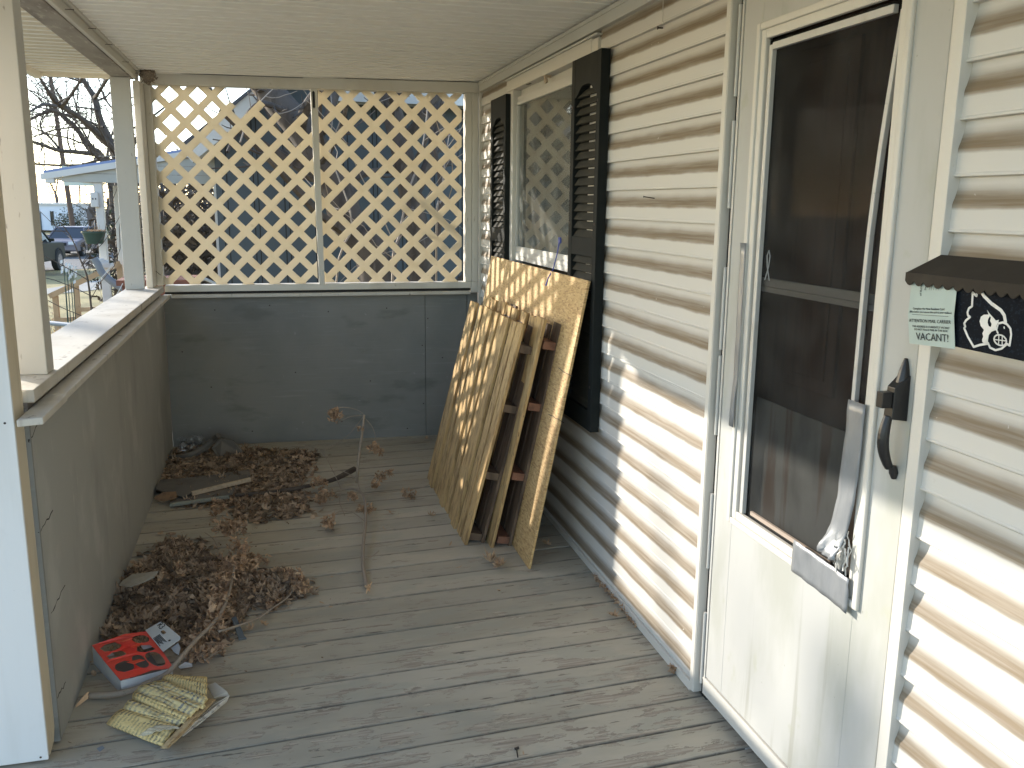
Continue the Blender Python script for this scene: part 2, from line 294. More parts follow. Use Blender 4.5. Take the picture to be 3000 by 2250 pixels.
# deck boards: worn grey-tan paint, grain and cracks run along the boards (x)
def deck_mat():
    m = mat('worn_deck_paint', (.44,.395,.315), .88,
        [((.33,.295,.225),(1.1,3.2,1),.42,.70,.7), ((.50,.44,.34),(2.4,9,3),.5,.7,.5),
         ((.35,.335,.275),(3.2,8,3),.52,.58,.5), ((.23,.20,.165),(5,70,5),.60,.72,.6), ((.085,.075,.062),(7,46,5),.655,.685,.75,8)],
        [((5,60,5),.0015,.5), ((14,26,14),.0015,.45), ((3,3,3),.004,.15)], island=.09, spec=.18)
    N, L = nodes(m); b = N['Principled BSDF']; base = b.inputs['Base Color'].links[0].from_socket
    tc = N.new('ShaderNodeTexCoord'); sp = N.new('ShaderNodeSeparateXYZ'); L.new(tc.outputs['Object'], sp.inputs[0])
    def nz(sc, det, ro=.6, off=0):
        mp = N.new('ShaderNodeMapping'); mp.inputs['Scale'].default_value = sc; mp.inputs['Location'].default_value = (off,off,0); L.new(tc.outputs['Object'], mp.inputs[0])
        n = N.new('ShaderNodeTexNoise'); n.inputs['Scale'].default_value = 1; n.inputs['Detail'].default_value = det; n.inputs['Roughness'].default_value = ro; L.new(mp.outputs[0], n.inputs['Vector']); return n.outputs['Fac']
    # bare patches where paint has peeled: commoner towards the open end of the porch
    mr = N.new('ShaderNodeMapRange'); mr.inputs[1].default_value = 4.2; mr.inputs[2].default_value = 2.2; mr.inputs[3].default_value = -.06; mr.inputs[4].default_value = .045; L.new(sp.outputs['Y'], mr.inputs[0])
    ad = N.new('ShaderNodeMath'); ad.operation = 'ADD'; L.new(nz((5.5,17,4),9,.66,5), ad.inputs[0]); L.new(mr.outputs[0], ad.inputs[1])
    th = N.new('ShaderNodeMapRange'); th.inputs[1].default_value = .565; th.inputs[2].default_value = .578; L.new(ad.outputs[0], th.inputs[0])
    wood = N.new('ShaderNodeMapRange'); wood.inputs[1].default_value = .35; wood.inputs[2].default_value = .65; L.new(nz((4,90,4),4), wood.inputs[0])
    wc = N.new('ShaderNodeMix'); wc.data_type = 'RGBA'; L.new(wood.outputs[0], wc.inputs[0]); wc.inputs[6].default_value = (.26,.215,.17,1); wc.inputs[7].default_value = (.50,.44,.35,1)
    x = N.new('ShaderNodeMix'); x.data_type = 'RGBA'; L.new(th.outputs[0], x.inputs[0]); L.new(base, x.inputs[6]); L.new(wc.outputs[2], x.inputs[7])
    # dark rim of each flake
    a = N.new('ShaderNodeMath'); a.operation = 'SUBTRACT'; L.new(ad.outputs[0], a.inputs[0]); a.inputs[1].default_value = .571
    ab = N.new('ShaderNodeMath'); ab.operation = 'ABSOLUTE'; L.new(a.outputs[0], ab.inputs[0])
    rm = N.new('ShaderNodeMapRange'); rm.inputs[1].default_value = .005; rm.inputs[2].default_value = .0; rm.inputs[3].default_value = 0; rm.inputs[4].default_value = .6; L.new(ab.outputs[0], rm.inputs[0])
    y = N.new('ShaderNodeMix'); y.data_type = 'RGBA'; L.new(rm.outputs[0], y.inputs[0]); L.new(x.outputs[2], y.inputs[6]); y.inputs[7].default_value = (.09,.08,.07,1)
    def mth(op, a, c):
        z = N.new('ShaderNodeMath'); z.operation = op
        for i, q in enumerate((a, c)):
            if isinstance(q, (int, float)): z.inputs[i].default_value = q
            else: L.new(q, z.inputs[i])
        return z.outputs[0]
    # dirt packed along the plank joints
    v = mth('SUBTRACT', sp.outputs['Y'], mth('MULTIPLY', sp.outputs['X'], .044)); v = mth('DIVIDE', mth('SUBTRACT', v, 2.783-.1517*40), .1517)
    fr = mth('FRACT', v, 0); ds = mth('MINIMUM', fr, mth('SUBTRACT', 1.0, fr))
    jr = N.new('ShaderNodeMapRange'); jr.inputs[1].default_value = .065; jr.inputs[2].default_value = .02; jr.inputs[3].default_value = 0; jr.inputs[4].default_value = 1; L.new(ds, jr.inputs[0])
    nr = N.new('ShaderNodeMapRange'); nr.inputs[1].default_value = .3; nr.inputs[2].default_value = .6; nr.inputs[3].default_value = .10; nr.inputs[4].default_value = .62; L.new(nz((9,40,4),5,.6,2), nr.inputs[0])
    jx = N.new('ShaderNodeMix'); jx.data_type = 'RGBA'; L.new(mth('MULTIPLY', jr.outputs[0], nr.outputs[0]), jx.inputs[0]); L.new(y.outputs[2], jx.inputs[6]); jx.inputs[7].default_value = (.085,.075,.06,1)
    L.new(jx.outputs[2], b.inputs['Base Color'])
    bp = N.new('ShaderNodeBump'); bp.inputs['Distance'].default_value = -.0012; bp.inputs['Strength'].default_value = .8
    L.new(th.outputs[0], bp.inputs['Height']); L.new(b.inputs['Normal'].links[0].from_socket, bp.inputs['Normal']); L.new(bp.outputs[0], b.inputs['Normal'])
    return m
M['deck'] = deck_mat()
def osb_mat():
    m = D.materials.new('strand_board'); m.use_nodes = True; N, L = nodes(m); b = N['Principled BSDF']; tc = N.new('ShaderNodeTexCoord')
    cur = None
    for k, (rot, sc) in enumerate((((.5,0,0),(20,42,170)), ((-.8,0,0),(20,38,190)), ((1.35,0,0),(20,44,150)))):
        mp = N.new('ShaderNodeMapping'); mp.inputs['Rotation'].default_value = rot; mp.inputs['Scale'].default_value = sc; L.new(tc.outputs['Object'], mp.inputs[0])
        v = N.new('ShaderNodeTexVoronoi'); v.inputs['Scale'].default_value = 1; L.new(mp.outputs[0], v.inputs['Vector'])
        s = N.new('ShaderNodeSeparateColor'); L.new(v.outputs['Color'], s.inputs[0])
        if cur is None: cur = s.outputs[0]
        else:
            mx = N.new('ShaderNodeMix'); mx.data_type = 'FLOAT'; L.new(s.outputs[1], mx.inputs[0]); L.new(cur, mx.inputs[2]); L.new(s.outputs[0], mx.inputs[3]); cur = mx.outputs[0]
    cr = N.new('ShaderNodeValToRGB'); e = cr.color_ramp.elements
    e[0].position = 0; e[0].color = (.32,.18,.07,1); e[1].position = 1; e[1].color = (.66,.47,.23,1); q = e.new(.45); q.color = (.52,.34,.145,1)
    L.new(cur, cr.inputs[0]); L.new(cr.outputs[0], b.inputs['Base Color']); b.inputs['Roughness'].default_value = .7
    bp = N.new('ShaderNodeBump'); bp.inputs['Distance'].default_value = .001; bp.inputs['Strength'].default_value = .5; L.new(cur, bp.inputs['Height']); L.new(bp.outputs[0], b.inputs['Normal'])
    return m
M['osb'] = osb_mat()
M['lattice'] = mat('old_vinyl_lattice', (.68,.635,.54), .6, [((.50,.435,.32),(12,12,12),.48,.72,.6), ((.24,.19,.12),(16,16,16),.66,.76,.6), ((.66,.58,.43),(3,3,3),.45,.7,.6)], [((40,40,40),.002,.3)], trans=((.78,.71,.56), .42))
def glass_mat(name, tint, dirt, dcol, rough=.02, ior=1.5, flat=0):
    m = D.materials.new(name); m.use_nodes = True; N, L = nodes(m); N.remove(N['Principled BSDF']); out = N['Material Output']
    tr = N.new('ShaderNodeBsdfTransparent'); tr.inputs[0].default_value = (*tint, 1); gl = N.new('ShaderNodeBsdfGlossy'); gl.inputs['Roughness'].default_value = rough
    fr = N.new('ShaderNodeFresnel'); fr.inputs[0].default_value = ior; mx = N.new('ShaderNodeMixShader'); L.new(fr.outputs[0], mx.inputs[0]) if not flat else setattr(mx.inputs[0], 'default_value', flat); L.new(tr.outputs[0], mx.inputs[1]); L.new(gl.outputs[0], mx.inputs[2])
    df = N.new('ShaderNodeBsdfDiffuse'); df.inputs[0].default_value = (*dcol, 1); tc = N.new('ShaderNodeTexCoord')
    n = N.new('ShaderNodeTexNoise'); n.inputs['Scale'].default_value = 7; n.inputs['Detail'].default_value = 8; L.new(tc.outputs['Object'], n.inputs['Vector'])
    r = N.new('ShaderNodeMapRange'); r.inputs[1].default_value = .35; r.inputs[2].default_value = .7; r.inputs[3].default_value = dirt*.6; r.inputs[4].default_value = dirt*1.6; L.new(n.outputs['Fac'], r.inputs[0])
    m2 = N.new('ShaderNodeMixShader'); L.new(r.outputs[0], m2.inputs[0]); L.new(mx.outputs[0], m2.inputs[1]); L.new(df.outputs[0], m2.inputs[2]); L.new(m2.outputs[0], out.inputs[0])
    return m
M['glass'] = glass_mat('window_glass', (.9,.93,.92), .10, (.55,.55,.5))
M['dglass'] = glass_mat('dusty_storm_screen', (.60,.60,.60), .05, (.34,.34,.33), .03, 1.12, flat=.0008)
M['plasticfilm'] = glass_mat('clear_plastic', (.93,.93,.93), .05, (.5,.5,.5), .25, flat=.04)
# ================================================================== SETTING
G = -1.09
m = MB(); m.add([(-200,-60,G),(120,-60,G),(120,260,G),(-200,260,G)], [(0,1,2,3)]); m.build('lawn', M['grass'], kind='structure')
def gpoly(name, pts, z, mt):
    m = MB(); m.prism([(p[0], p[1], G+z) for p in pts], (0,0,.003)); return m.build(name, mt, kind='structure')
gpoly('street', [(-30,30.5),(-7.7,38.9),(-3.0,47),(10,70),(40,120),(25,130),(-4,92),(-10.8,66),(-12.5,60),(-45,46)], .008, M['asphalt'])
gpoly('bounce_pad', [(-7,-2),(-1.2,-2),(-1.2,2.6),(-7,2.6)], .010, mat('bounce_pad_pale', (.5,.48,.43), .9))  # unseen pale pad, added to bounce light into the porch
gpoly('sidewalk', [(-9.6,27.6),(-6.9,30.6),(-6.0,33.6),(2,48),(4,47),(-4.6,32.2),(-5.6,29.6),(-8.4,26.4)], .012, M['concrete'])
# deck floor: one mesh, planks are its surface
m = MB(); y = -1.5; rr = random.Random(3); pitch = .1517; sl_ = .044
y = 2.783-.1517*29
while y < 6.5:
    g = rr.choice([.004,.006,.008,.011]); a = y+g/2; b = y+pitch-g/2; dz = rr.uniform(-.0012,.0012)
    x0 = -1.02; x1 = 1.395
    if y < 2.55: x0 = -2.2
    c = [(x0,a+sl_*x0),(x1,a+sl_*x1),(x1,b+sl_*x1),(x0,b+sl_*x0)]
    m.hexa([(p[0],p[1],fz(*p)-.03+dz) for p in c], [(p[0],p[1],fz(*p)+dz) for p in c]); y += pitch
m.build('deck_floor', M['deck'], bevel=.003, kind='structure')
m = MB(); m.box(-2.1,1.39,-1.5,6.3,-.15,-.055); m.build('under_deck_shade', M['dark'], kind='structure')  # added dark sheet standing in for the shade below the plank gaps
# ceiling: vinyl beadboard with V grooves (profile along y)
def grooved(x0, x1, ylo, yhi, pitch, zf, slope=0, alt=.70):
    m = MB(); y = ylo; prof = []; k = 0
    while y < yhi:
        wd = pitch*(alt if k % 2 else 1.0); prof += [(y, 0), (y+.003, .006), (y+.007, .006), (y+.009, -.003), (y+.020, -.0028), (y+wd-.003, 0)]; y += wd; k += 1
    vs = []; 
    for (yy, h) in prof: vs += [(x0, yy+slope*x0, zf(x0)+h), (x1, yy+slope*x1, zf(x1)+h)]
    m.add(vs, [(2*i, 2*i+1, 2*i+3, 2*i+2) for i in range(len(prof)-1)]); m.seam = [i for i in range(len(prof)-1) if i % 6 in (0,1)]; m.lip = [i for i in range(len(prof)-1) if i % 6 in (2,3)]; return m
def seamed(m, name, mt, **k):
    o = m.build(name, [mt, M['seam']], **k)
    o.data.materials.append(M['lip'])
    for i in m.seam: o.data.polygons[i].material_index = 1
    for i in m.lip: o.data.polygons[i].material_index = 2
    return o
M['seam'] = mat('dusty_seam', (.50,.47,.39), .8); M['lip'] = mat('lit_bead', (.93,.92,.88), .6)  # bead lips painted lighter, as if catching the light
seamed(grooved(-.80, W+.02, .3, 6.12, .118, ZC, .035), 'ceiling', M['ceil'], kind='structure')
# ================================================================== HOUSE
house = thing('house', (W+.1, 2.0, 0), 'house wall of cream vinyl siding with window, black shutters and white storm door', 'house')
EXPO_L, OFF_L = .1140, 2.066-18*.1140
EXPO_R, OFF_R = .1116, 1.953-17*.1116
def siding(y0, y1, z0, z1, e, off, holes=()):
    """cove-lap courses; v of the UV = height within the course (1 = under the lap above)"""
    m = MB(); k0 = int(math.floor((z0-off)/e)); cove = .50
    prof = [(0, .0006), (.012, -.0014), (.045, -.0016), (.075, .0004), (.35, .0012), (1-cove, .0018)]
    for i in range(1, 11):
        u = i/10; prof.append((1-cove+cove*u, .0018+.0128*(1-(1-u)**1.55)*min(1, .35+3*u)))
    prof.append((1.0, -.0012))
    k = k0
    while off+k*e < z1:
        b = off+k*e
        segs = [(y0, y1)]
        for (h0, h1, v0, v1) in holes:
            if b+e > v0+.002 and b < v1-.002:
                ns = []
                for s in segs:
                    if h1 <= s[0] or h0 >= s[1]: ns.append(s)
                    else:
                        if h0 > s[0]: ns.append((s[0], h0))
                        if h1 < s[1]: ns.append((h1, s[1]))
                segs = ns
        for (a, c) in segs:
            base = len(m.v); n = max(2, int((c-a)/.25)+1)
            for fr, d in prof:
                zz = min(max(b+fr*e, z0), z1)
                for j in range(n):
                    yy = a+(c-a)*j/(n-1); wob = .0012*mnoise.noise(Vector((yy*2.2, k*1.7, 0)))
                    m.uv[len(m.v)] = (yy, fr if fr > 0 else 0); m.v.append(Vector((W+d+wob, yy, zz)))
            for i in range(len(prof)-1):
                for j in range(n-1):
                    q = base+i*n+j; m.f.append((q, q+1, q+n+1, q+n))
        k += 1
    return m
winh = (3.72, 5.20, .80, 2.335)
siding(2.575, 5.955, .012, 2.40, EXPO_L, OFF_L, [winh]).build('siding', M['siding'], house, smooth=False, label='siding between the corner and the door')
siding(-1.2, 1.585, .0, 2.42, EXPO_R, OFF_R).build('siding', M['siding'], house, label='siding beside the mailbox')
m = MB(); X0 = W+.021
for a in ((-1.6,1.60,-.3,2.9),(2.545,3.75,-.3,2.9),(3.75,5.18,-.3,.80),(3.75,5.18,2.33,2.9),(5.18,6.4,-.3,2.9),(1.60,2.545,2.262,2.9)): m.box(X0, X0+.12, *a)
m.build('sheathing', M['dark'], house)
m = MB(); m.box(X0+1.2, X0+1.3, -1.6, 6.4, -.3, 2.9); m.build('inner_wall', mat('dim_room_wall', (.30,.28,.25), .9), house)
# trims on the house wall
m = MB(); m.box(W-.014, W+.02, 2.60, 5.96, 2.385, 2.448); m.box(W-.020, W-.0135, 2.60, 5.96, 2.43, 2.4475); m.build('crown_trim', M['vinyl'], house, bevel=.002)
m = MB(); m.box(W-.014, W+.02, -1.3, 2.58, 2.385, 2.448); m.build('crown_trim', M['vinyl'], house, bevel=.002)
m = MB(); m.hexa([(W-.010,2.58,.0),(W+.02,2.58,.0),(W+.02,5.9,.060),(W-.010,5.9,.060)], [(W-.010,2.58,.036),(W+.02,2.58,.036),(W+.02,5.9,.088),(W-.010,5.9,.088)]); m.build('base_trim', M['vinyl'], house, bevel=.002)
m = MB(); m.box(W-.012, W+.020, 2.553, 2.578, .012, 2.384); m.box(W-.0105, W+.05, 2.549, 2.5528, .012, 2.384); m.build('door_side_trim', M['vinyl'], house, bevel=.0015)
m = MB(); m.box(W-.014, W+.020, 1.574, 1.607, -.02, 2.384); m.build('door_side_trim', M['vinyl'], house, bevel=.0015)
m = MB(); m.box(W-.012, W+.02, 5.945, 5.968, .07, 2.384); m.build('corner_trim', M['vinyl'], house, bevel=.002)
# ---- storm door
xd = W+.008
DL, DR, DT, DBt = 2.500, 1.637, 2.262, .095
gl, gr, gt, gb = 2.372, 1.795, 2.135, .722
m = MB()      # door slab with its opening
m.box(xd, xd+.034, gl+.022, DL, DBt, DT); m.box(xd, xd+.034, DR, gr-.022, DBt, DT)
m.box(xd, xd+.034, gr-.022, gl+.022, gt+.022, DT); m.box(xd, xd+.034, gr-.022, gl+.022, DBt, gb-.022)
door = m.build('storm_door', mat('white_door_paint', (.47,.465,.44), .7, [((.385,.385,.34),(4,5,1.6),.45,.66,.8), ((.33,.32,.27),(9,22,1.2),.60,.74,.6), ((.40,.40,.31),(14,14,9),.64,.74,.45), ((.20,.19,.15),(55,55,40),.71,.75,.7), ((.45,.45,.42),(9,9,2.5),.6,.7,.4)], [((120,120,120),.0003,.25)], spec=.15), house, bevel=.0015, label='white storm door')
def frame(y0, y1, z0, z1, wd, x0, x1):   # picture frame, inner size grows inward
    m = MB(); m.box(x0,x1,y0,y0+wd,z0,z1); m.box(x0,x1,y1-wd,y1,z0,z1); m.box(x0,x1,y0+wd,y1-wd,z0,z0+wd); m.box(x0,x1,y0+wd,y1-wd,z1-wd,z1); return m
frame(gr-.045, gl+.040, gb-.034, gt+.040, .020, xd-.010, xd+.002).build('glass_moulding', M['vinyl'], door, bevel=.004)
frame(gr-.025, gl+.020, gb-.014, gt+.020, .026, xd-.004, xd+.012).build('glass_moulding', M['vinyl'], door, bevel=.003)
# bowed inner sash: the right stile bends away from the frame
m = MB()
m.box(xd+.002, xd+.016, 2.338, 2.356, .735, 2.11); m.box(xd+.002, xd+.016, 1.83, 2.34, 2.096, 2.115)
pts = []
for i in range(15):
    z = .70+1.40*i/14; bow = .062*math.sin(min(1, max(0, (2.1-z)/.62))*math.pi/2) if z < 2.1 else 0
    pts.append((xd+.004, 1.802+bow*.85, z))
for i in range(14):
    a, b = pts[i], pts[i+1]; m.hexa([(a[0],a[1]-.008,a[2]),(a[0]+.014,a[1]-.008,a[2]),(a[0]+.014,a[1]+.006,a[2]),(a[0],a[1]+.006,a[2])], [(b[0],b[1]-.008,b[2]),(b[0]+.014,b[1]-.008,b[2]),(b[0]+.014,b[1]+.006,b[2]),(b[0],b[1]+.006,b[2])])
m.build('sash_stile', M['alum'], door, bevel=.0015)
m = MB(); m.box(xd+.022, xd+.034, 1.80, 2.36, 1.422, 1.438); m.box(xd+.024, xd+.034, 1.80, 2.36, 1.4385, 1.462); m.build('middle_rail', M['alum'], door, bevel=.0015)
m = MB(); m.box(xd+.016, xd+.019, 1.80, 2.375, .715, 2.125); m.build('glass_pane', M['dglass'], door)
m = MB(); m.box(xd+.0075, xd+.015, 1.90, 2.30, .745, .757); m.build('sill_strip', mat('frayed_strip', (.38,.3,.24), .8), door)
m = MB(); m.box(xd-.004, xd+.030, DR, DL+.012, .030, .090); m.box(xd-.006, xd-.0045, DR, DL+.012, .083, .0895); m.build('door_sweep', M['vinyl'], door, bevel=.002)
m = MB(); m.box(xd+.012, xd+.05, DL+.012, 2.549, -.01, 2.26); m.build('dark_reveal', M['dark'], house)
m = MB(); m.box(xd-.001, xd+.02, DL+.005, DL+.016, .05, 2.26)
for z0 in (.06,.48,.94,1.22,1.66,1.99):
    m.tube([(xd-.003, DL+.0245, z0),(xd-.003, DL+.0245, z0+.26)], .0055, 8)
m.build('hinge_strip', M['alum'], door)
m = MB(); m.box(xd-.002, xd+.03, 1.608, 1.634, -.01, 2.26); m.build('latch_jamb', M['vinyl'], house, bevel=.0015)
m = MB(); m.box(X0-.003, X0+.2, 1.60, 2.55, -.06, -.008); m.build('threshold', M['alum'], house)
# inner wooden door
m = MB(); xi = xd+.115
m.box(xi, xi+.04, 1.60, 2.55, -.01, 2.26)
for (a, b, c, d_) in ((1.70,1.98,.15,.95),(2.08,2.36,.15,.95),(1.70,1.98,1.15,2.10),(2.08,2.36,1.15,2.10)):
    m.box(xi-.012, xi-.0005, a, b, c, d_); m.box(xi-.017, xi-.0125, a+.04, b-.04, c+.04, d_-.04)
m.build('inner_door', M['brown'], house, bevel=.004, label='dark brown wooden door behind the glass')
m = MB(); m.box(xd+.040, xd+.043, 1.84, 2.36, .70, 1.10)  # added grey sheet standing in for sunlit dust on the lower pane
m.build('lit_dust_sheet', mat('lit_dust_grey', (.27,.27,.245), .8, [((.10,.10,.095),(10,10,5),.45,.7,.7), ((.42,.42,.38),(90,90,30),.66,.72,.5), ((.16,.09,.05),(3,9,.8),.5,.56,.8)], [((90,90,90),.001,.4)]), house)
# handle
m = MB(); hx = xd
m.tube([(hx-.004,1.668,1.337),(hx-.004,1.668,1.31),(hx-.006,1.668,1.28)], [.004,.012,.017], 10)
m.hexa([(hx-.001,1.648,1.196),(hx-.001,1.690,1.196),(hx-.036,1.685,1.200),(hx-.036,1.655,1.200)], [(hx-.001,1.650,1.300),(hx-.001,1.688,1.300),(hx-.034,1.683,1.272),(hx-.034,1.657,1.272)])
m.box(hx-.062, hx-.0365, 1.659, 1.681, 1.226, 1.262)
cv = []
for i in range(13):
    t = i/12; cv.append((hx-.034-.020*math.sin(t*math.pi*.85)+.024*t, 1.670, 1.205-.122*t))
m.tube(cv, [.010+.0035*math.sin(i/12*math.pi) for i in range(13)], 10)
m.tube([(hx-.010,1.670,1.085),(hx-.005,1.670,1.07),(hx-.003,1.670,1.055)], [.009,.011,.006], 10)
m.build('handle', M['black'], door, bevel=.002, smooth=False)
# duct tape
def sheet(pts_grid, mt, name, parent, th=.0004, **k):
    m = MB(); nr = len(pts_grid); nc = len(pts_grid[0])
    for r_ in pts_grid:
        for p in r_: m.v.append(Vector(p))
    for i in range(nr-1):
        for j in range(nc-1): m.f.append((i*nc+j, i*nc+j+1, (i+1)*nc+j+1, (i+1)*nc+j))
    o = m.build(name, mt, parent, smooth=True, **k); s = o.modifiers.new('thickness', 'SOLIDIFY'); s.thickness = th; return o
def tape(path, wy, wz, n=22, curl=0, seed=1, name='duct_tape', xo=-.013):
    rows = []; q = random.Random(seed)
    for i in range(n):
        t = i/(n-1); seg = t*(len(path)-1); a = min(int(seg), len(path)-2); f = seg-a
        c = [path[a][j]*(1-f)+path[a+1][j]*f for j in range(2)]; row = []
        for j in range(7):
            s = j/6-.5; yy = c[0]+wy*s; zz = c[1]+wz*s; xx = xd+xo-.0006+.0036*mnoise.noise(Vector((yy*30+seed, zz*16, seed)))
            if t > .72: xx -= curl*(t-.72)*(.6+.5*mnoise.noise(Vector((yy*60, zz*40, 3))))
            row.append((xx, yy+.004*(q.random()-.5)*(i in (0, n-1)), zz))
        rows.append(row)
    sheet(rows, M['tape'], name, door)
tape([(1.814,1.205),(1.814,1.06),(1.822,.96),(1.842,.86),(1.846,.80)], .068, 0, curl=.16, seed=3)
tape([(2.03,.725),(1.94,.723),(1.86,.72),(1.775,.717)], 0.0, .092, n=18, curl=.02, seed=5)
tape([(2.405,1.56),(2.402,1.3),(2.40,1.0)], .028, 0, n=16, curl=.05, seed=8)
# torn mesh scraps hanging under the tape
m = MB(); q = random.Random(4)
for i in range(16):
    y0 = 1.80+q.uniform(-.012,.03); z0 = .86+q.uniform(-.03,.02); pts = [(xd-.012-q.random()*.02, y0, z0)]
    for j in range(4): pts.append((pts[-1][0]+q.uniform(-.006,.006), pts[-1][1]+q.uniform(-.008,.008), pts[-1][2]-q.uniform(.008,.022)))
    m.tube(pts, q.uniform(.0008,.0025), 4)
m.build('torn_screen', M['alum'], door)
# ribbon decal on the glass
m = MB(); c = at(2250+0,780,0,xd+.015)
m.tube([c+Vector((0,.012,-.04)), c+Vector((0,-.004,.0)), c+Vector((0,-.008,.03)), c+Vector((0,0,.045)), c+Vector((0,.008,.03)), c+Vector((0,.004,.0)), c+Vector((0,-.012,-.04))], .0022, 4)
m.build('ribbon_decal', mat('faded_decal', (.28,.28,.27), .8), door)
# ---- window and shutters
wy0, wy1, wz0, wz1 = 3.72, 5.20, .80, 2.335
m = MB(); xo = W-.012
m.box(xo, xo+.07, wy1-.115, wy1+.025, wz0-.02, 2.300); m.box(xo, xo+.07, wy0-.02, wy0+.06, wz0-.02, wz1+.02); m.box(xo-.002, xo+.07, wy0+.06, wy1+.027, 2.301, 2.362); m.box(xo, xo+.07, wy0+.06, wy1-.115, wz0-.02, wz0+.04)
m.box(xo-.010, xo+.03, wy0-.02, wy1+.03, 2.3625, 2.372)
win = m.build('window', M['vinyl'], house, bevel=.003, label='window with pale blind behind glass')
gy1 = wy1-.116
m = MB(); m.box(W+.035, W+.06, wy0+.061, gy1, 2.262, 2.300); m.build('head_track', M['alum'], win)
m = MB()
for (a, b, c, d_) in ((wy0+.061,gy1,2.238,2.2615),(wy0+.061,gy1,2.215,2.2375),(gy1-.018,gy1,1.425,2.2145),(wy0+.061,gy1,1.395,1.4245),(wy0+.061,gy1,1.372,1.3945),(wy0+.061,gy1,1.346,1.3715)):
    m.box(W+.010+(.004 if b == gy1 and c in (2.238,1.395) else 0), W+.034, a, b, c, d_)
m.build('upper_sash', M['alum'], win, bevel=.002)
m = MB(); m.box(W+.022, W+.025, wy0+.06, gy1-.017, 1.42, 2.218); m.build('upper_pane', M['glass'], win)
m = MB(); m.box(W+.036, W+.060, wy0+.061, gy1, .85, .89); m.box(W+.036, W+.060, gy1-.03, gy1, .89, 1.345); m.build('lower_sash', M['alum'], win)
m = MB(); m.box(W+.048, W+.051, wy0+.06, gy1-.03, .88, 1.36); m.build('lower_pane', mat('dark_lower_glass', (.03,.035,.036), .12, spec=.8), win)
m = MB(); q = random.Random(9)
rows = []
for i in range(40):
    yy = wy0+.02+(gy1+.02-wy0)*i/39; dx = .012*math.sin(i*1.1)+.006*math.sin(i*2.7); rows.append([(W+.10+dx, yy, 1.34),(W+.10+dx, yy, 2.3)])
o = sheet(rows, mat('pale_curtain', (.50,.50,.44), .9, [((.36,.35,.28),(9,9,3),.45,.7,.5), ((.50,.44,.26),(4,9,9),.55,.7,.5)]), 'curtain', win)
# small wads and catches in the head track
m = MB()
c = at(1602,215,0,W+.005)
for i in range(26): m.obox(c+Vector((R.uniform(-.012,.012), R.uniform(-.02,.02), R.uniform(-.045,.03))), (.006,0,R.uniform(-.004,.004)), (0,.008,R.uniform(-.003,.003)), (0,.002,.007))
m.build('insulation_wad', mat('old_foam', (.50,.40,.30), .9), win)
for p in ((1520,253),(1550,243),(1645,196)):
    m = MB(); c = at(p[0],p[1],0,W+.005); m.obox(c, (.006,0,0), (0,.03,0), (0,0,.007)); m.tube([c+Vector((-.01,.012,-.004)), c+Vector((-.012,-.012,.006))], .0045, 6); m.build('sash_catch', M['nail'], win)
def shutter(y0, y1, z0, z1, lbl):
    xs, xb = 1.310, W-.001
    st = .045; mid = 1.185; m = MB()
    m.box(xs, xb, y0, y0+st, z0, z1); m.box(xs, xb, y1-st, y1, z0, z1)
    m.box(xs+.0008, xb, y0+st, y1-st, z0, z0+.09)
    zm = z0+(z1-z0)*.50; m.box(xs+.0008, xb, y0+st, y1-st, zm-.04, zm+.04)
    # arched top rail
    a, b = y0+st, y1-st; pts = [(xs+.0008, a, z1), (xs+.0008, b, z1)]; n = 14
    for i in range(n+1):
        t = i/n; s = min(t, 1-t)*2; up = .045*(1 if s > .75 else (math.sin((s/.75-.5)*math.pi)*.5+.5)); pts.append((xs+.0008, b+(a-b)*t, z1-.165+up))
    m.prism(pts, (xb-xs-.004, 0, 0))
    m.box(xb-.008, xb-.004, y0+st, y1-st, z0+.09, z1-.11)
    s_ = m.build('shutter', M['shutter'], house, bevel=.002, label=lbl)
    l = MB(); z = z0+.095
    while z < z1-.135:
        if not (zm-.062 < z < zm+.035):
            l.hexa([(xs+.008,a+.001,z),(xs+.013,a+.001,z-.003),(xs+.013,b-.001,z-.003),(xs+.008,b-.001,z)], [(xs+.027,a+.001,z+.030),(xs+.031,a+.001,z+.027),(xs+.031,b-.001,z+.027),(xs+.027,b-.001,z+.030)])
        z += .0375
    l.build('louvers', M['louver'], s_)
    for zz in (z1-.20, zm+.1, z0+.2):
        for yy in (y0+.022, y1-.022): k = MB(); k.tube([(xs-.002,yy,zz),(xs+.004,yy,zz)], .006, 8); k.build('screw', M['nail'], s_)
shutter(3.575, 3.945, .682, 2.290, 'shutter nearer the door')
shutter(5.135, 5.505, .682, 2.284, 'shutter nearer the back corner')
# marks on the siding
g_n = 'nails and hooks left in the woodwork'
def nailbar(p, d, L, r, lbl):
    p, d = Vector(p), Vector(d).normalized(); m = MB(); m.tube([p, p+d*L], r, 8); m.tube([p+d*L, p+d*(L+.002)], r*2.1, 10)
    solo(m, 'nail', M['nail'], lbl, 'nail', group=g_n)
nailbar(at(1918,581,0,W+.01), (-1.0,.4,.15), .040, .0018, 'long nail sticking out of the siding between shutter and door')
nailbar(at(1942,82,0,W+.01), (-1,.1,0), .018, .003, 'short nail head high on the siding under a thin wire')
m = MB(); m.tube([at(1943,0,0,W-.003), at(1941,60,0,W-.004), at(1945,70,0,W-.008)], .0013, 5); solo(m, 'wire', M['alum'], 'thin pale wire hanging down the siding near the ceiling', 'wire')
